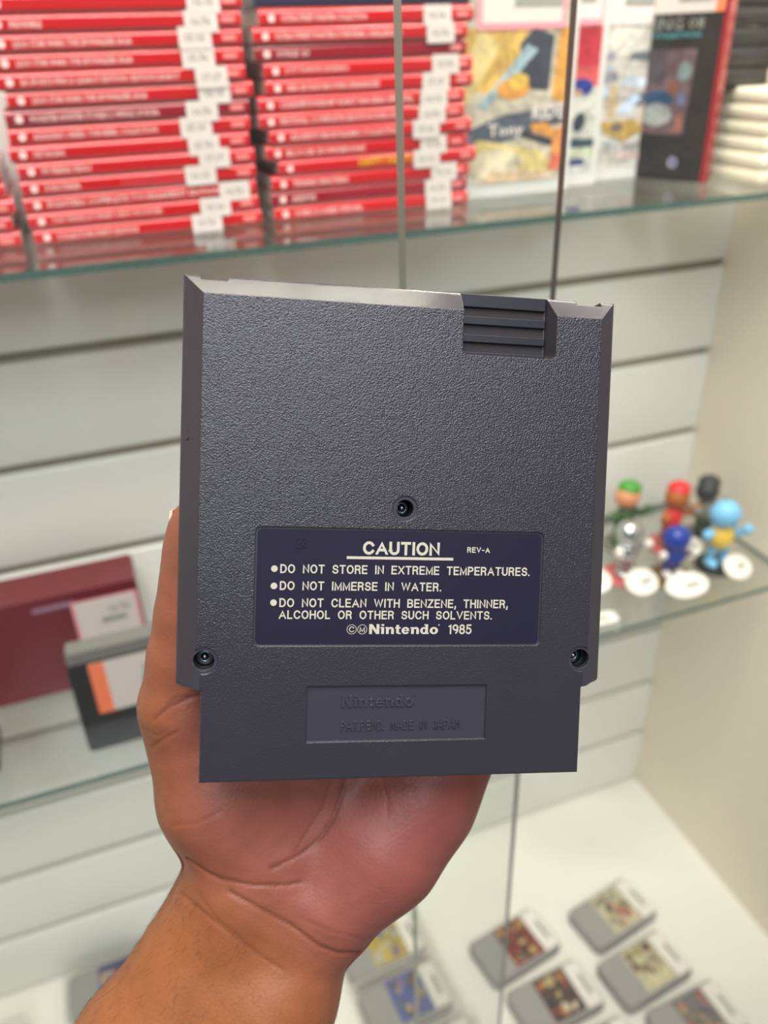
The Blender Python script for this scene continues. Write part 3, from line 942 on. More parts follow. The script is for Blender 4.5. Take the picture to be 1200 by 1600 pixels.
MB().box(-0.04, -0.012, -0.0004, 0.0, 0.02, 0.03).build('barcode', M['barcode'], t)

# ------------------------------------------------------------------ the held cartridge (millimetres in its own frame)
MM = 0.001
mp = mat('charcoal_plastic', srgb(60, 56, 60), 0.17, 0.5, bump=(2500, 0.06, 0.0003), var=0.05, varscale=35)


def grain_mat():
    m = mat('grained_charcoal_plastic', srgb(45, 43, 51), 0.29, 0.6, var=0.12, varscale=55)
    nt = m.node_tree
    b = nt.nodes['Principled BSDF']
    tc = nt.nodes.new('ShaderNodeTexCoord')
    mp_ = nt.nodes.new('ShaderNodeMapping')
    mp_.inputs['Rotation'].default_value = (0, 0, math.radians(28))
    mp_.inputs['Scale'].default_value = (1.0, 1.2, 1.0)
    nt.links.new(tc.outputs['Object'], mp_.inputs['Vector'])
    n1 = nt.nodes.new('ShaderNodeTexNoise')
    n1.inputs['Scale'].default_value = 2300
    n1.inputs['Detail'].default_value = 1.5
    n1.inputs['Distortion'].default_value = 0.25
    v1 = nt.nodes.new('ShaderNodeTexVoronoi')
    v1.feature = 'SMOOTH_F1'
    v1.inputs['Scale'].default_value = 2300
    nt.links.new(mp_.outputs[0], n1.inputs['Vector'])
    nt.links.new(mp_.outputs[0], v1.inputs['Vector'])
    add = nt.nodes.new('ShaderNodeMath')
    add.operation = 'SUBTRACT'
    nt.links.new(n1.outputs['Fac'], add.inputs[0])
    sc_ = nt.nodes.new('ShaderNodeMath')
    sc_.operation = 'MULTIPLY'
    sc_.inputs[1].default_value = 0.7
    nt.links.new(v1.outputs['Distance'], sc_.inputs[0])
    nt.links.new(sc_.outputs[0], add.inputs[1])
    bp = nt.nodes.new('ShaderNodeBump')
    bp.inputs['Strength'].default_value = 0.55
    bp.inputs['Distance'].default_value = 0.00024
    nt.links.new(add.outputs[0], bp.inputs['Height'])
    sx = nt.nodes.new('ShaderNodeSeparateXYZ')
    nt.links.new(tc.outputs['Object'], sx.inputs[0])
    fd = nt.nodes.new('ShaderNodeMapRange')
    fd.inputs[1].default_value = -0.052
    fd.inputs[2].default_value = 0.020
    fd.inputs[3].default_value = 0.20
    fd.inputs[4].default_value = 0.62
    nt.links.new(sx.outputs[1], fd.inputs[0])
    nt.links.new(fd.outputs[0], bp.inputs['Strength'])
    nt.links.new(bp.outputs[0], b.inputs['Normal'])
    return m


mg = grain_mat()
mlab = mat('navy_label_foil', srgb(30, 27, 47), 0.5, 0.22, bump=(1600, 0.05, 0.0002), var=0.06, varscale=30)
mink = mat('cream_label_ink', srgb(192, 187, 168), 0.55, 0.2)
mplate = mat('smooth_charcoal_plastic', srgb(54, 52, 62), 0.34, 0.5, var=0.03)
mrib = mat('rib_plastic', srgb(38, 37, 46), 0.30, 0.5, var=0.04)
mscrew = mat('dark_steel', srgb(190, 198, 202), 0.28, 0.5, 1.0)
mhole = mat('hole_black', srgb(14, 14, 16), 0.5)



def round_edges(m, rad):
    """moulded edges: a small fillet read from the real geometry"""
    nt = m.node_tree
    bw = nt.nodes.new('ShaderNodeBevel')
    bw.samples = 6
    bw.inputs['Radius'].default_value = rad
    bps = [n for n in nt.nodes if n.type == 'BUMP']
    if bps:
        nt.links.new(bw.outputs[0], bps[0].inputs['Normal'])
    else:
        nt.links.new(bw.outputs[0], nt.nodes['Principled BSDF'].inputs['Normal'])


for m_, r_ in ((mp, 0.0004), (mg, 0.0004), (mplate, 0.00022), (mrib, 0.0002)):
    round_edges(m_, r_)

cart = bpy.data.objects.new('held_cartridge', None)
cart.empty_display_size = 0.02
COL.objects.link(cart)
cart.matrix_world = CART_MW
tag(cart, 'large charcoal grey game cartridge held up with its back and caution label showing', 'cartridge')


def outline(w_, top, brk, nw, bot, rc):
    """flanged outline, counter-clockwise from the top left; rc rounds the flange's lower corners"""
    pts = [(-w_, top)]
    for k in range(4):
        a = math.radians(180 + 90 * k / 3)
        pts.append((-w_ + rc + rc * math.cos(a), brk + rc * 0.6 + rc * 0.6 * math.sin(a)))
    pts += [(-nw, brk), (-nw, bot), (nw, bot), (nw, brk)]
    for k in range(4):
        a = math.radians(270 + 90 * k / 3)
        pts.append((w_ - rc + rc * math.cos(a), brk + rc * 0.6 + rc * 0.6 * math.sin(a)))
    pts += [(w_, top)]
    return pts


W_, T_, BR, NW, BO, HH = 60.0, 67.0, -42.6, 53.1, -67.4, 4.2
o_out = outline(W_, T_, BR, NW, BO, 2.4)
o_in = outline(54.6, 61.5, BR, NW - 0.35, BO + 0.4, 1.0)
o_r = outline(W_ - 0.5, T_ - 0.5, BR + 0.2, NW, BO, 2.4)
P3 = lambda o, z: [(x * MM, y * MM, z * MM) for x, y in o]


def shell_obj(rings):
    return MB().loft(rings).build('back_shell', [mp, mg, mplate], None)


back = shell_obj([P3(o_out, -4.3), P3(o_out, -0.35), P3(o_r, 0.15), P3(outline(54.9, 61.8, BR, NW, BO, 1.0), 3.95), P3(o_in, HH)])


def cutter(mb):
    o = mb.build('cut', mplate)
    return o


def cyl(cx, cy, r, z0, z1, n=40):
    return MB().prism([((cx + r * math.cos(2 * math.pi * i / n)) * MM, (cy + r * math.sin(2 * math.pi * i / n)) * MM) for i in range(n)], 2, z0 * MM, z1 * MM)


def rr(x0, x1, y0, y1, r, z0, z1, n=5):
    return MB().prism([(a * MM, b * MM) for a, b in rrect(x0, x1, y0, y1, r, n)], 2, z0 * MM, z1 * MM)


cuts = []
cuts.append(cutter(rr(-39.8, 40.2, -30.7, 1.3, 1.6, HH - 0.45, 9)))                     # label recess
cuts.append(cutter(rr(-25.0, 25.2, -57.1, -41.7, 0.3, HH - 0.7, 9, 2)))                 # maker's plate recess
# finger recess: open at the top, right wall sloping
rec = []
for z, xr, yb in ((-1.0, 39.6, 50.0), (HH + 0.02, 41.5, 49.6), (9, 43.7, 49.0)):
    o = rrect(14.8, xr, yb, 90, 1.3, 4)
    rec.append([(x * MM, y * MM, z * MM) for x, y in o])
cuts.append(cutter(MB().loft(rec)))
for sx in (-1, 1):
    x0, x1 = (-55.6, -48.6) if sx < 0 else (48.5, 55.8)
    cuts.append(cutter(MB().box(x0 * MM, x1 * MM, 65.7 * MM, 75 * MM, -9 * MM, 1.1 * MM)))   # notches in the top edge
cuts.append(cutter(cyl(0.3, 7.0, 3.45, HH - 0.35, 9)))
cuts.append(cutter(cyl(0.3, 7.0, 2.4, -3.9, 9)))
for sx in (-1, 1):
    cuts.append(cutter(cyl(sx * 52.5, -34.6, 3.6, HH - 0.35, 9)))
    cuts.append(cutter(cyl(sx * 52.5, -34.6, 2.75, -3.9, 9)))
    cuts.append(cutter(MB().box(*sorted((sx * 53.3 * MM, sx * 57 * MM)), -43.0 * MM, -35.5 * MM, (HH - 0.4) * MM, 9 * MM)))
for c_ in cuts:
    md = back.modifiers.new('cut', 'BOOLEAN')
    md.operation = 'DIFFERENCE'
    md.solver = 'EXACT'
    md.object = c_
bpy.context.view_layer.update()
dg = bpy.context.evaluated_depsgraph_get()
me = bpy.data.meshes.new_from_object(back.evaluated_get(dg))
back.modifiers.clear()
for c_ in cuts:
    bpy.data.objects.remove(c_)
me.materials.clear()
for m_ in (mp, mg, mplate):
    me.materials.append(m_)
back.data = me
me2 = me
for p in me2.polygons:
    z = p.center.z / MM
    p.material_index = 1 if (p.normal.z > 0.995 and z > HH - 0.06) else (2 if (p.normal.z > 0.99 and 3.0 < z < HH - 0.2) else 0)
me2.polygons.foreach_set('use_smooth', [False] * len(me2.polygons))
back.parent = cart

# front half, a hair narrower, behind the seam
o_f = outline(W_ - 0.25, T_ - 0.25, BR + 0.1, NW - 0.2, BO + 0.2, 2.4)
fr = MB().loft([P3(outline(W_ - 3, T_ - 3, BR + 1.0, NW - 1.5, BO + 1.5, 2.0), -12.6), P3(o_f, -10.5), P3(o_f, -4.45)])
front = fr.build('front_shell', mp, cart, 40)
rg = MB()
for k in range(7):
    rg.box(-60.1 * MM, -59.6 * MM, (57.4 + k * 1.0) * MM, (57.9 + k * 1.0) * MM, -9.5 * MM, -0.6 * MM)
rg.build('side_ridges', mp, cart)
# grip ribs in the recess
for y1, y0 in ((67.0, 63.35), (60.95, 58.6), (55.95, 53.7), (51.1, 50.0)):
    xr = 39.5
    MB().loft([[(14.9 * MM, y0 * MM, -1.2 * MM), (xr * MM, y0 * MM, -1.2 * MM), (xr * MM, y1 * MM, -1.2 * MM), (14.9 * MM, y1 * MM, -1.2 * MM)],
               [(14.9 * MM, (y0 + .03) * MM, 0.0 * MM), ((xr - 0.1) * MM, (y0 + .03) * MM, 0.0 * MM), ((xr - 0.1) * MM, (y1 - .03) * MM, 0.0 * MM), (14.9 * MM, (y1 - .03) * MM, 0.0 * MM)],
               [(14.9 * MM, (y0 + .16) * MM, 0.14 * MM), ((xr - 0.2) * MM, (y0 + .16) * MM, 0.14 * MM), ((xr - 0.2) * MM, (y1 - .16) * MM, 0.14 * MM), (14.9 * MM, (y1 - .16) * MM, 0.14 * MM)]]).build('grip_rib', mrib, cart)
# small dark knocks on the left bevel
kn = MB()
kr = random.Random(8)
bz = lambda x: 0.15 + (x + 59.5) / (59.5 - 54.9) * 3.8
for k in range(11):
    x, y, r_ = kr.uniform(-58.9, -55.6), kr.gauss(24.5, 2.6), kr.uniform(0.12, 0.34)
    a0 = kr.uniform(0, 3)
    pts = [(x + r_ * math.cos(q_ + a0) * kr.uniform(.5, 1.2), y + r_ * math.sin(q_ + a0) * kr.uniform(.4, 1)) for q_ in (0, .9, 1.9, 3.1, 4.2, 5.3)]
    kn.add([(a * MM, b_ * MM, (bz(a) + 0.03) * MM) for a, b_ in pts], [tuple(range(6))])
kn.build('knock_marks', mhole, cart)
# screws
for cx, cy in ((0.3, 7.0), (-52.5, -34.6), (52.5, -34.6)):
    rh = 2.3 if cx == 0.3 else 2.6
    z0 = -3.9
    prof = [(rh, z0), (rh, z0 + 1.6), (rh - 0.2, z0 + 1.9), (1.5, z0 + 2.2), (1.4, z0 + 1.9), (1.15, z0 + 2.3), (0.95, z0 + 2.8), (0.6, z0 + 3.2), (0.2, z0 + 3.4)]
    MB().lathe([(r * MM, z * MM) for r, z in prof], (cx * MM, cy * MM, 0), 30).build('screw', mscrew, cart, 35)
    wl = MB()
    n = 36
    rw = (2.4 if cx == 0.3 else 2.75) - 0.03
    ring = lambda z: [((cx + rw * math.cos(2 * math.pi * i / n)) * MM, (cy + rw * math.sin(2 * math.pi * i / n)) * MM, z * MM) for i in range(n)]
    v = ring(-3.8) + ring(2.5 if cx == 0.3 else 1.9)
    wl.add(v, [(i, n + i, n + (i + 1) % n, (i + 1) % n) for i in range(n)])
    wl.build('screw_well', mhole, cart, 60)
# caution label
ZL = HH - 0.45
lab = rr(-39.25, 39.65, -30.15, 0.75, 1.4, ZL - 0.05, ZL + 0.14, 6).build('caution_label', mlab, cart)
zt = (ZL + 0.17) * MM
L = MB()


def tx(s, x0, x1, y0, y1, bold=0.0, mb=L, z=zt, depth=None, mi=0, res=4):
    add_text(mb, s, x0 * MM, x1 * MM, y0 * MM, y1 * MM, z, bold, depth, 'xy', mi, res)


def gx(t_, x0, x1, y0, y1, sw, mb=L, z=zt, depth=None, gap=.30, space=.62):
    grot(mb, t_, x0 * MM, x1 * MM, y0 * MM, y1 * MM, z, sw, depth, 0, gap, space)


gx('CAUTION', -10.95, 10.4, -5.75, -2.1, .205, gap=.34)
L.box(-15.3 * MM, 14.3 * MM, -7.0 * MM, -6.25 * MM, zt - 0.00003, zt)
gx('REV-A', 18.2, 24.7, -4.75, -3.2, .19, gap=.42)
gx('DO NOT STORE IN EXTREME TEMPERATURES.', -33.05, 36.5, -11.05, -8.65, .165, gap=.36, space=.95)
gx('DO NOT IMMERSE IN WATER.', -33.05, 11.2, -15.6, -13.2, .165, gap=.36, space=.95)
gx('DO NOT CLEAN WITH BENZENE, THINNER,', -33.05, 30.5, -20.2, -17.8, .165, gap=.36, space=.95)
gx('ALCOHOL OR OTHER SUCH SOLVENTS.', -33.1, 26.0, -23.4, -21.05, .165, gap=.36, space=.95)
for yb in (-9.78, -14.4, -18.9):
    L.add([((-34.6 + 0.88 * math.cos(a)) * MM, (yb - 0.12 + 0.88 * math.sin(a)) * MM, zt) for a in [2 * math.pi * i / 24 for i in range(24)]], [tuple(range(24))])
for cx_, ch_ in ((-13.35, 'C'), (-10.45, 'M')):
    n = 28
    v = [((cx_ + r_ * math.cos(2 * math.pi * i / n)) * MM, (-26.2 + r_ * math.sin(2 * math.pi * i / n)) * MM, zt) for r_ in (1.34, 1.20) for i in range(n)]
    L.add(v, [(i, (i + 1) % n, n + (i + 1) % n, n + i) for i in range(n)])
    gx(ch_, cx_ - 0.72, cx_ + 0.72, -26.98, -25.42, .15)
gx('1985', 13.5, 20.3, -27.5, -24.75, .155, gap=.30)


def slab_word(mb, x0, x1, y0, y1, z, depth):
    """the maker's heavy slab word, letter by letter from strokes"""
    shapes = []
    R = lambda a, b, c, d: shapes.append([(a, c), (b, c), (b, d), (a, d)])
    Q = lambda *p: shapes.append(list(p))

    def arc(cx, cy, rx, ry, ix, iy, a0, a1, n=14):
        for k in range(n):
            t0, t1 = math.radians(a0 + (a1 - a0) * k / n), math.radians(a0 + (a1 - a0) * (k + 1) / n)
            Q((cx + ix * math.cos(t0), cy + iy * math.sin(t0)), (cx + rx * math.cos(t0), cy + ry * math.sin(t0)), (cx + rx * math.cos(t1), cy + ry * math.sin(t1)), (cx + ix * math.cos(t1), cy + iy * math.sin(t1)))
    x = 0.0
    # N
    R(0, .27, 0, 1); R(.68, .95, 0, 1); Q((0, 1), (.30, 1), (.95, 0), (.65, 0))
    x = 1.06
    # i
    R(x + .07, x + .33, 0, .70); R(x, x + .2, .56, .70); R(x + .07, x + .33, .82, 1.0)
    x += .44
    def n_(x):
        R(x + .07, x + .33, 0, .70); R(x, x + .2, .56, .70); R(x + .55, x + .81, 0, .42)
        arc(x + .52, .40, .29, .32, .05, .13, 0, 150)
        return x + .92
    x = n_(x)
    # t
    R(x + .1, x + .36, .12, .92); R(x, x + .52, .56, .70); arc(x + .40, .20, .30, .21, .05, .07, 180, 300); R(x + .36, x + .54, 0, .12)
    x += .60
    # e
    arc(x + .38, .35, .38, .37, .14, .20, 20, 330); R(x + .10, x + .74, .30, .42)
    x += .84
    x = n_(x)
    # d
    arc(x + .36, .35, .36, .37, .12, .20, 0, 360, 20); R(x + .48, x + .74, 0, 1.0); R(x + .38, x + .5, .88, 1.0); R(x + .7, x + .82, 0, .12)
    x += .90
    # o
    arc(x + .40, .35, .40, .37, .14, .20, 0, 360, 20)
    x += .82
    arc(x + .05, .93, .06, .09, .02, .03, 0, 360, 10)
    W = x + .11
    mn = min(q[0] for s_ in shapes for q in s_)
    for q_, s_ in enumerate(shapes):
        zz = z + (q_ % 40) * 4e-7
        pts = [((x0 + (a - mn) / (W - mn) * (x1 - x0)) * MM, (y0 + b * (y1 - y0)) * MM) for a, b in s_]
        ar = sum(pts[i][0] * pts[(i + 1) % len(pts)][1] - pts[(i + 1) % len(pts)][0] * pts[i][1] for i in range(len(pts)))
        if ar < 0:
            pts = pts[::-1]
        if depth:
            mb.prism(pts, 2, z, zz + depth)
        else:
            mb.add([(a, b, zz) for a, b in pts], [tuple(range(len(pts)))])


slab_word(L, -8.55, 11.1, -27.45, -24.75, zt, None)
L.build('label_lettering', mink, lab)
E1 = MB()
gx('23', -29.0, -26.0, -4.2, -1.3, .14, E1, zt - 0.00005, 0.00020)
tag(E1.build('embossed_number', mlab, lab), 'number 23 pressed up through the label')
# moulded plate
ZP = (HH - 0.7) * MM
E2 = MB()
slab_word(E2, -15.5, 4.9, -47.7, -44.4, ZP - 0.00001, 0.00038)
gx('PAT.PEND. MADE IN JAPAN', -15.5, 18.0, -54.2, -51.6, .15, E2, ZP - 0.00001, 0.00032, gap=.38, space=1.0)
E2.build('moulded_lettering', mplate, cart)

# ------------------------------------------------------------------ the hand (one continuous surface grown from a distance field, cartridge frame, mm)


def N(px, py, z, r):
    q = in_cart(px, py, z)
    return (q[0], q[1], q[2], r)


PALM = [
    # forearm: two parallel rods make it oval
    [N(354, 1433, -38, 19), N(225, 1650, -34, 22), N(95, 1880, -26, 25), N(-90, 2200, -10, 29)],
    [N(470, 1432, -36, 19), N(412, 1556, -34, 22), N(320, 1760, -28, 25), N(160, 2060, -12, 30)],
    # carpals
    [N(385, 1400, -36, 19), N(490, 1395, -35, 18.5)],
    # metacarpal plate
    [N(420, 1380, -37, 15), N(500, 965, -36, 12)],
    [N(430, 1380, -38, 15), N(585, 1000, -37, 12)],
    [N(450, 1380, -38, 15), N(670, 1055, -37, 12)],
    [N(480, 1380, -37, 15), N(735, 1130, -36, 12)],
    # hypothenar eminence
    [N(516, 1398, -33, 17), N(590, 1320, -33.5, 19.5), N(655, 1232, -36, 18.5), N(715, 1150, -36, 13)],
    # thenar eminence
    [N(388, 1345, -33, 17), N(345, 1240, -35, 18), N(310, 1140, -35, 14.5), N(290, 1095, -32, 13)],
    [N(430, 1330, -35, 14), N(390, 1200, -38, 14), N(360, 1100, -40, 12)],
]
THUMB = [[N(290, 1098, -31, 13.0), N(292, 1028, -28.5, 11.2), N(302, 960, -27.0, 10.4), N(309, 900, -26.0, 9.6), N(313, 850, -25, 9.3), N(313, 822, -24.5, 8.6)]]
FING = [
    [N(500, 965, -36, 11), N(575, 768, -26, 9.3), N(617, 650, -23.0, 8.3), N(645, 570, -21.8, 7.0)],
    [N(585, 1000, -37, 11), N(672, 780, -26, 9.5), N(725, 640, -23.0, 8.5), N(758, 550, -21.8, 7.2)],
    [N(670, 1055, -37, 11), N(765, 850, -26, 9.0), N(822, 720, -23.0, 8.1), N(855, 640, -21.8, 6.9)],
    [N(735, 1130, -36, 10), N(815, 985, -26, 8.2), N(862, 895, -22.5, 7.2), N(890, 830, -21.2, 6.2)],
]
STEP = 0.64
allp = np.array([q for ch in PALM + THUMB + FING for q in ch])
lo = (allp[:, :3] - allp[:, 3:4]).min(0) - 6
hi = (allp[:, :3] + allp[:, 3:4]).max(0) + 6
lo[1] = max(lo[1], -232)
dims = np.ceil((hi - lo) / STEP).astype(int) + 1
AX = [lo[i] + STEP * np.arange(dims[i], dtype=np.float32) for i in range(3)]


def chain(field, ch, k):
    for a, b in zip(ch[:-1], ch[1:]):
        a_, b_ = np.array(a[:3]), np.array(b[:3])
        ra, rb = a[3], b[3]
        pad = max(ra, rb) + k + 3
        mn, mx = np.minimum(a_, b_) - pad, np.maximum(a_, b_) + pad
        i0 = np.clip(((mn - lo) / STEP).astype(int), 0, dims)
        i1 = np.clip(((mx - lo) / STEP).astype(int) + 1, 0, dims)
        if (i1 <= i0).any():
            continue
        X = AX[0][i0[0]:i1[0], None, None]
        Y = AX[1][None, i0[1]:i1[1], None]
        Z = AX[2][None, None, i0[2]:i1[2]]
        ab = (b_ - a_).astype(np.float32)
        L2 = float(ab @ ab)
        t = np.clip(((X - a_[0]) * ab[0] + (Y - a_[1]) * ab[1] + (Z - a_[2]) * ab[2]) / L2, 0, 1)
        d = np.sqrt((X - a_[0] - t * ab[0]) ** 2 + (Y - a_[1] - t * ab[1]) ** 2 + (Z - a_[2] - t * ab[2]) ** 2) - (ra + t * (rb - ra))
        s = field[i0[0]:i1[0], i0[1]:i1[1], i0[2]:i1[2]]
        h = np.clip(0.5 + 0.5 * (s - d) / k, 0, 1)
        s[...] = s * (1 - h) + d * h - k * h * (1 - h)


G = np.full(dims, 60.0, np.float32)
for ch in PALM:
    chain(G, ch, 9.0)
for ch in THUMB:
    chain(G, ch, 5.0)
for ch in FING:
    g = np.full(dims, 60.0, np.float32)
    chain(g, ch, 2.0)
    k = 4.0
    h = np.clip(0.5 + 0.5 * (G - g) / k, 0, 1)
    G = G * (1 - h) + g * h - k * h * (1 - h)
# flesh gives way where it meets the cartridge's back and edges
inC = np.full(dims, -60.0, np.float32)
Xg, Yg, Zg = AX[0][:, None, None], AX[1][None, :, None], AX[2][None, None, :]


def boxsdf(x0, x1, y0, y1, z0, z1):
    return np.maximum(np.maximum(np.maximum(x0 - Xg, Xg - x1), np.maximum(y0 - Yg, Yg - y1)), np.maximum(z0 - Zg, Zg - z1))


dC = np.minimum(boxsdf(-60.2, 60.2, -42.8, 67.5, -12.9, 6), boxsdf(-53.3, 53.3, -67.6, 67.5, -12.9, 6))
G = np.maximum(G, -dC)


def surface_nets(F):
    s = F < 0
    nx, ny, nz = F.shape
    c = np.zeros((nx - 1, ny - 1, nz - 1), np.int8)
    for i in (0, 1):
        for j in (0, 1):
            for k in (0, 1):
                c += s[i:nx - 1 + i, j:ny - 1 + j, k:nz - 1 + k]
    act = (c > 0) & (c < 8)
    idx = np.argwhere(act)
    vid = -np.ones(act.shape, np.int64)
    vid[act] = np.arange(len(idx))
    acc = np.zeros((len(idx), 3))
    cnt = np.zeros(len(idx))
    corners = [(i, j, k) for i in (0, 1) for j in (0, 1) for k in (0, 1)]
    vals = {q: F[idx[:, 0] + q[0], idx[:, 1] + q[1], idx[:, 2] + q[2]] for q in corners}
    for a in corners:
        for ax in range(3):
            if a[ax] == 0:
                b = list(a)
                b[ax] = 1
                va, vb = vals[a], vals[tuple(b)]
                m = (va < 0) != (vb < 0)
                t = np.where(m, va / np.where(m, va - vb, 1), 0)
                p = np.tile(np.array(a, float), (len(idx), 1))
                p[:, ax] = t
                acc += p * m[:, None]
                cnt += m
    V = idx + acc / cnt[:, None]
    faces = []
    for ax in range(3):
        u, v = [(1, 2), (2, 0), (0, 1)][ax]
        sl0 = [slice(1, -1)] * 3
        sl1 = [slice(1, -1)] * 3
        sl0[ax] = slice(0, -1)
        sl1[ax] = slice(1, None)
        A, B = s[tuple(sl0)], s[tuple(sl1)]
        e = np.argwhere(A != B)
        inside_first = A[A != B]
        base = e.copy()
        for q in (0, 1, 2):
            if q != ax:
                base[:, q] += 1
        du = np.zeros(3, int); du[u] = 1
        dv = np.zeros(3, int); dv[v] = 1
        g = lambda q: vid[q[:, 0], q[:, 1], q[:, 2]]
        quad = np.stack([g(base - du - dv), g(base - dv), g(base), g(base - du)], 1)
        quad[~inside_first] = quad[~inside_first][:, ::-1]
        faces.append(quad)
    return V, np.concatenate(faces)


V, Fq = surface_nets(G)
V = lo + V * STEP
# light smoothing
ed = np.concatenate([Fq[:, [0, 1]], Fq[:, [1, 2]], Fq[:, [2, 3]], Fq[:, [3, 0]]])
deg = np.bincount(ed.ravel(), minlength=len(V))[:, None].astype(float)


def smooth(Q, it, lam=0.5):
    for _ in range(it):
        s = np.zeros_like(Q)
        for ax in range(3):
            s[:, ax] = np.bincount(ed[:, 0], Q[ed[:, 1], ax], len(Q)) + np.bincount(ed[:, 1], Q[ed[:, 0], ax], len(Q))
        Q = Q + lam * (s / deg - Q)
    return Q


V = smooth(V, 6)


def vnormals(Q):
    n = np.cross(Q[Fq[:, 2]] - Q[Fq[:, 0]], Q[Fq[:, 3]] - Q[Fq[:, 1]])
    s = np.zeros_like(Q)
    for ax in range(3):
        for c in range(4):
            s[:, ax] += np.bincount(Fq[:, c], n[:, ax], len(Q))
    return s / (np.linalg.norm(s, axis=1, keepdims=True) + 1e-9)


NV = vnormals(V)
Wd = (V * MM) @ CM.T + CT
q = (Wd - CC) @ CR.T
PX = np.stack([600 + FPX * q[:, 0] / q[:, 2], 800 + FPX * q[:, 1] / q[:, 2]], 1)
facing = ((NV @ CM.T) * (CC - Wd)).sum(1) > 0
# palm creases: (polyline over the palm, depth mm, half width mm)
CREASE = [
    ([(290, 1346), (318, 1364), (345, 1377), (400, 1385), (450, 1384), (470, 1380)], 0.9, 0.9),
    ([(357, 1396), (400, 1418), (450, 1445), (499, 1482), (530, 1492), (565, 1491)], 0.9, 0.9),
    ([(281, 1396), (320, 1430), (364, 1464), (413, 1500), (440, 1516)], 0.5, 0.9),
    ([(540, 1215), (534, 1240), (520, 1280), (499, 1312), (470, 1335), (425, 1357)], 0.8, 1.1),
    ([(516, 1222), (505, 1260), (480, 1300), (462, 1330)], 0.35, 1.0),
    ([(241, 1124), (262, 1106), (285, 1095), (310, 1086)], 0.7, 0.9),
    ([(238, 1168), (258, 1152), (278, 1143)], 0.5, 0.8),
    ([(262, 1100), (276, 1090), (300, 1087)], 0.4, 0.7),
    ([(598, 1222), (606, 1250), (605, 1278)], 0.3, 0.8),
    ([(640, 1222), (652, 1250), (668, 1275)], 0.25, 0.8),
    ([(270, 1290), (310, 1285), (345, 1268)], 0.3, 0.9),
    ([(480, 1440), (520, 1455), (560, 1466)], 0.3, 0.8),
    ([(310, 1400), (340, 1440), (380, 1470)], 0.3, 0.9),
    ([(225, 1140), (245, 1150), (262, 1140)], 0.3, 0.8),
]
disp = np.zeros(len(V))
crease = np.zeros(len(V))
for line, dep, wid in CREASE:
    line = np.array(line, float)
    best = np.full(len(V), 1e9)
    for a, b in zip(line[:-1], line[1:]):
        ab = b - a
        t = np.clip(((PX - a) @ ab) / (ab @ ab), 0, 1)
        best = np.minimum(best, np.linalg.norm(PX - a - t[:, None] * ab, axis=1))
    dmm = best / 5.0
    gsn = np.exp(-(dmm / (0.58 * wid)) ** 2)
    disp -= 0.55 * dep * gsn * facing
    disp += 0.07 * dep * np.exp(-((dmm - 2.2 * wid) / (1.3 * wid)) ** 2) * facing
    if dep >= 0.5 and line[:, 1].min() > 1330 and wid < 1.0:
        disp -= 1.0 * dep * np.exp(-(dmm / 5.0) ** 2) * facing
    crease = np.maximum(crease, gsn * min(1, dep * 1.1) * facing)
# soft unevenness of the flesh
ph = V / 17.0
disp += 0.30 * np.sin(ph[:, 0] * 1.7 + 1.3 * np.sin(ph[:, 1] * 1.1)) * np.cos(ph[:, 1] * 1.9 + ph[:, 2])
V2 = V + NV * disp[:, None]
# keep the flesh out of the cartridge
V = V2
# skin tone: pink palm side, tan forearm and back of the thumb
ax_a, ax_b = np.array([400.0, 1415.0]), np.array([520.0, 1210.0])
u = (PX - ax_a) @ (ax_b - ax_a) / np.linalg.norm(ax_b - ax_a)
bent = u - 0.30 * np.maximum(0, (PX[:, 0] - 420)) * 0 + 0.30 * (PX[:, 0] - 420) * (PX[:, 0] > 420)
palm_w = 1 / (1 + np.exp(-(bent + 10) / 38.0))
ndc = NV[:, 2]
palm_w *= 1 / (1 + np.exp(-(ndc + 0.05) * 5))
left_edge = 1 / (1 + np.exp((PX[:, 0] - 285) / 22.0))
palm_w = palm_w * (1 - 0.72 * left_edge)
# (sRGB) tones
tan = np.array(srgb(147, 88, 50))
pinkc = np.array(srgb(146, 84, 72))
rosy = np.array(srgb(144, 79, 73))
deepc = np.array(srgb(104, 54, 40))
hyp = np.exp(-(((PX[:, 0] - 640) / 150) ** 2 + ((PX[:, 1] - 1310) / 130) ** 2))
colr = tan * (1 - palm_w[:, None]) + (pinkc * (1 - hyp[:, None]) + rosy * hyp[:, None]) * palm_w[:, None]
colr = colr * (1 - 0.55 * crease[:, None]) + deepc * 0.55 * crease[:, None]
mo = 1 + 0.05 * np.sin(V[:, 0] * 0.55 + 2 * np.sin(V[:, 1] * 0.31)) * np.sin(V[:, 1] * 0.47 + V[:, 2] * 0.3)
colr *= mo[:, None]

msk = mat('skin', srgb(206, 134, 104), 0.48, 0.35)
nt = msk.node_tree
b = nt.nodes['Principled BSDF']
a = nt.nodes.new('ShaderNodeVertexColor')
a.layer_name = 'tone'
nt.links.new(a.outputs[0], b.inputs['Base Color'])
b.inputs['Subsurface Weight'].default_value = 0.12
b.inputs['Subsurface Radius'].default_value = (1.0, 0.35, 0.2)
b.inputs['Subsurface Scale'].default_value = 0.003
tc = nt.nodes.new('ShaderNodeTexCoord')
vo = nt.nodes.new('ShaderNodeTexVoronoi')
vo.inputs['Scale'].default_value = 900
no = nt.nodes.new('ShaderNodeTexNoise')
no.inputs['Scale'].default_value = 350
no.inputs['Detail'].default_value = 4
nt.links.new(tc.outputs['Object'], vo.inputs['Vector'])
nt.links.new(tc.outputs['Object'], no.inputs['Vector'])
ad = nt.nodes.new('ShaderNodeMath')
nt.links.new(vo.outputs['Distance'], ad.inputs[0])
nt.links.new(no.outputs['Fac'], ad.inputs[1])
bp = nt.nodes.new('ShaderNodeBump')
bp.inputs['Strength'].default_value = 0.22
bp.inputs['Distance'].default_value = 0.0003
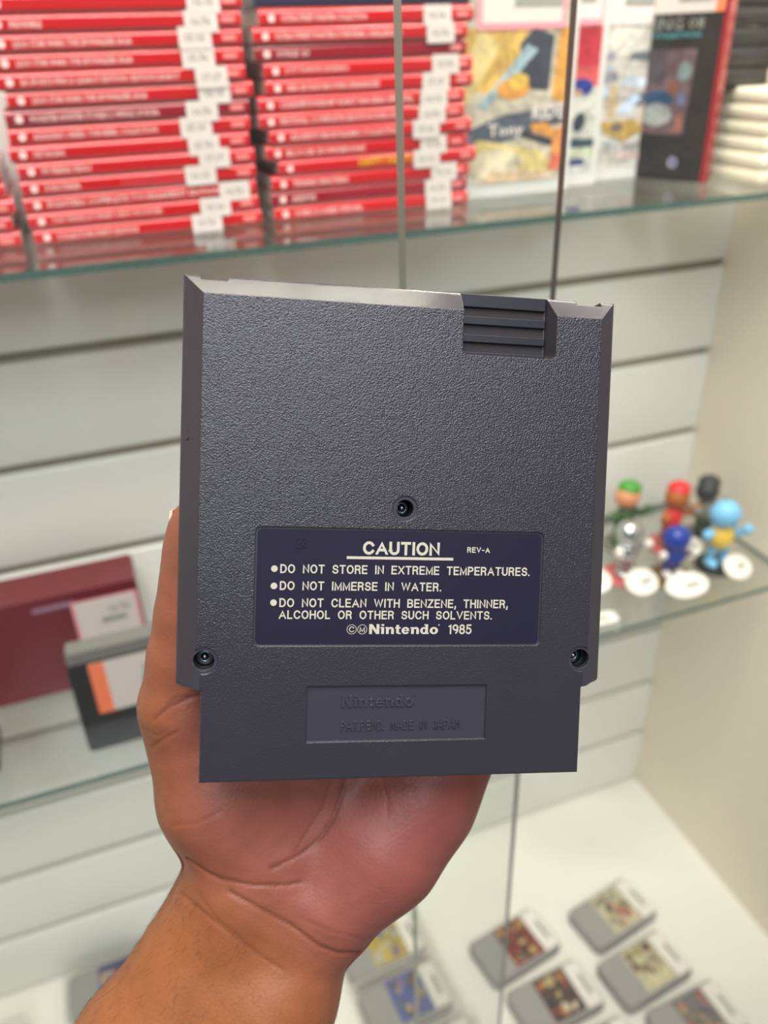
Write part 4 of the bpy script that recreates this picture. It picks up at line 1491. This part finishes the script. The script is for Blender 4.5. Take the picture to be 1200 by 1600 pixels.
nt.links.new(ad.outputs[0], bp.inputs['Height'])
nt.links.new(bp.outputs[0], b.inputs['Normal'])

person = bpy.data.objects.new('person', None)
person.empty_display_size = 0.02
COL.objects.link(person)
person.matrix_world = CART_MW
tag(person, 'left hand and bare forearm of a person holding up the charcoal cartridge', 'person')
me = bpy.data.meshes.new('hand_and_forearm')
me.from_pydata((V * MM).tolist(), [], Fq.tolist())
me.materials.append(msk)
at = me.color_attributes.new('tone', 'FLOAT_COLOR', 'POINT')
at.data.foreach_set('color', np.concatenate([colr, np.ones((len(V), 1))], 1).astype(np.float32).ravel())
me.polygons.foreach_set('use_smooth', [True] * len(me.polygons))
me.update()
hand = bpy.data.objects.new('hand_and_forearm', me)
COL.objects.link(hand)
hand.parent = person

# nails: small curved plates on the far side of the finger ends and the outer side of the thumb
mnail = mat('nail', srgb(226, 168, 146), 0.25, 0.5)


def nail(tip, prev, out, r, w_):
    tip, prev, out = Vector(tip[:3]), Vector(prev[:3]), Vector(out)
    d = (tip - prev).normalized()
    out = (out - d * out.dot(d)).normalized()
    s = d.cross(out).normalized()
    mb = MB()
    n, m_ = 8, 7
    grid = []
    for lay in (0.25, -0.5):
        for i in range(m_ + 1):
            for j in range(n + 1):
                t = -6.0 + 10.5 * i / m_
                aa = (-1 + 2 * j / n) * w_ * (1 - 0.35 * max(0, (i - m_ + 2) / 2) ** 2)
                p = tip + d * t + (out * math.cos(aa) + s * math.sin(aa)) * (r + lay + (0 if i < m_ else -0.2))
                grid.append(tuple(p * MM))
    k = (m_ + 1) * (n + 1)
    f = []
    for i in range(m_):
        for j in range(n):
            q0 = i * (n + 1) + j
            f.append((q0, q0 + 1, q0 + n + 2, q0 + n + 1))
            f.append((k + q0, k + q0 + n + 1, k + q0 + n + 2, k + q0 + 1))
    for i in range(m_):
        for j in (0, n):
            q0 = i * (n + 1) + j
            f.append((q0, q0 + n + 1, k + q0 + n + 1, k + q0))
    for j in range(n):
        for i in (0, m_):
            q0 = i * (n + 1) + j
            f.append((q0, q0 + 1, k + q0 + 1, k + q0))
    mb.add(grid, f)
    return mb.build('fingernail', mnail, person, 60)


nail(THUMB[0][-1], THUMB[0][-2], (-0.85, 0, -0.5), 8.7, 0.75)
for ch in FING:
    nail(ch[-1], ch[-2], (0, 0, -1), ch[-1][3] + 0.15, 0.7)

# fine dark hairs on the forearm
rng = np.random.default_rng(3)
cand = np.where((palm_w < 0.25) & (PX[:, 1] > 1330) & (PX[:, 1] < 1720) & (((CC - Wd) * (NV @ CM.T)).sum(1) > -0.04))[0]
wt = np.where(PX[cand, 0] < 420 - 0.0 * PX[cand, 1], 1.0, 0.25)
edge = np.abs(((CC - Wd[cand]) * (NV[cand] @ CM.T)).sum(1)) < 0.05
wt = wt * np.where(edge, 2.0, 0.6)
pick = rng.choice(cand, 620, replace=False, p=wt / wt.sum())
hb = MB()
armdir = np.array(PALM[0][0][:3]) - np.array(PALM[0][2][:3])
armdir /= np.linalg.norm(armdir)
for i in pick:
    p, n = V[i], NV[i]
    d = -armdir * 0.35 + rng.normal(0, 0.18, 3) + np.array([-0.30, -0.25, 0])
    d -= n * (d @ n)
    d /= np.linalg.norm(d) + 1e-6
    Lh = rng.uniform(1.6, 3.8)
    c = rng.normal(0, 0.25, 3)
    pts = [(p + d * Lh * t + n * (0.9 * t * (1 - 0.6 * t)) * (Lh * 0.35) + c * t * t * Lh * 0.5) * MM for t in (0, 0.25, 0.5, 0.75, 1.0)]
    hb.tube(pts, [0.028 * MM, 0.027 * MM, 0.024 * MM, 0.018 * MM, 0.007 * MM], 3)
hair = hb.build('arm_hair', mat('dark_hair', srgb(58, 36, 22), 0.4), person)
tag(hair, 'fine dark arm hair', None, None, 'stuff')
bpy.context.view_layer.update()
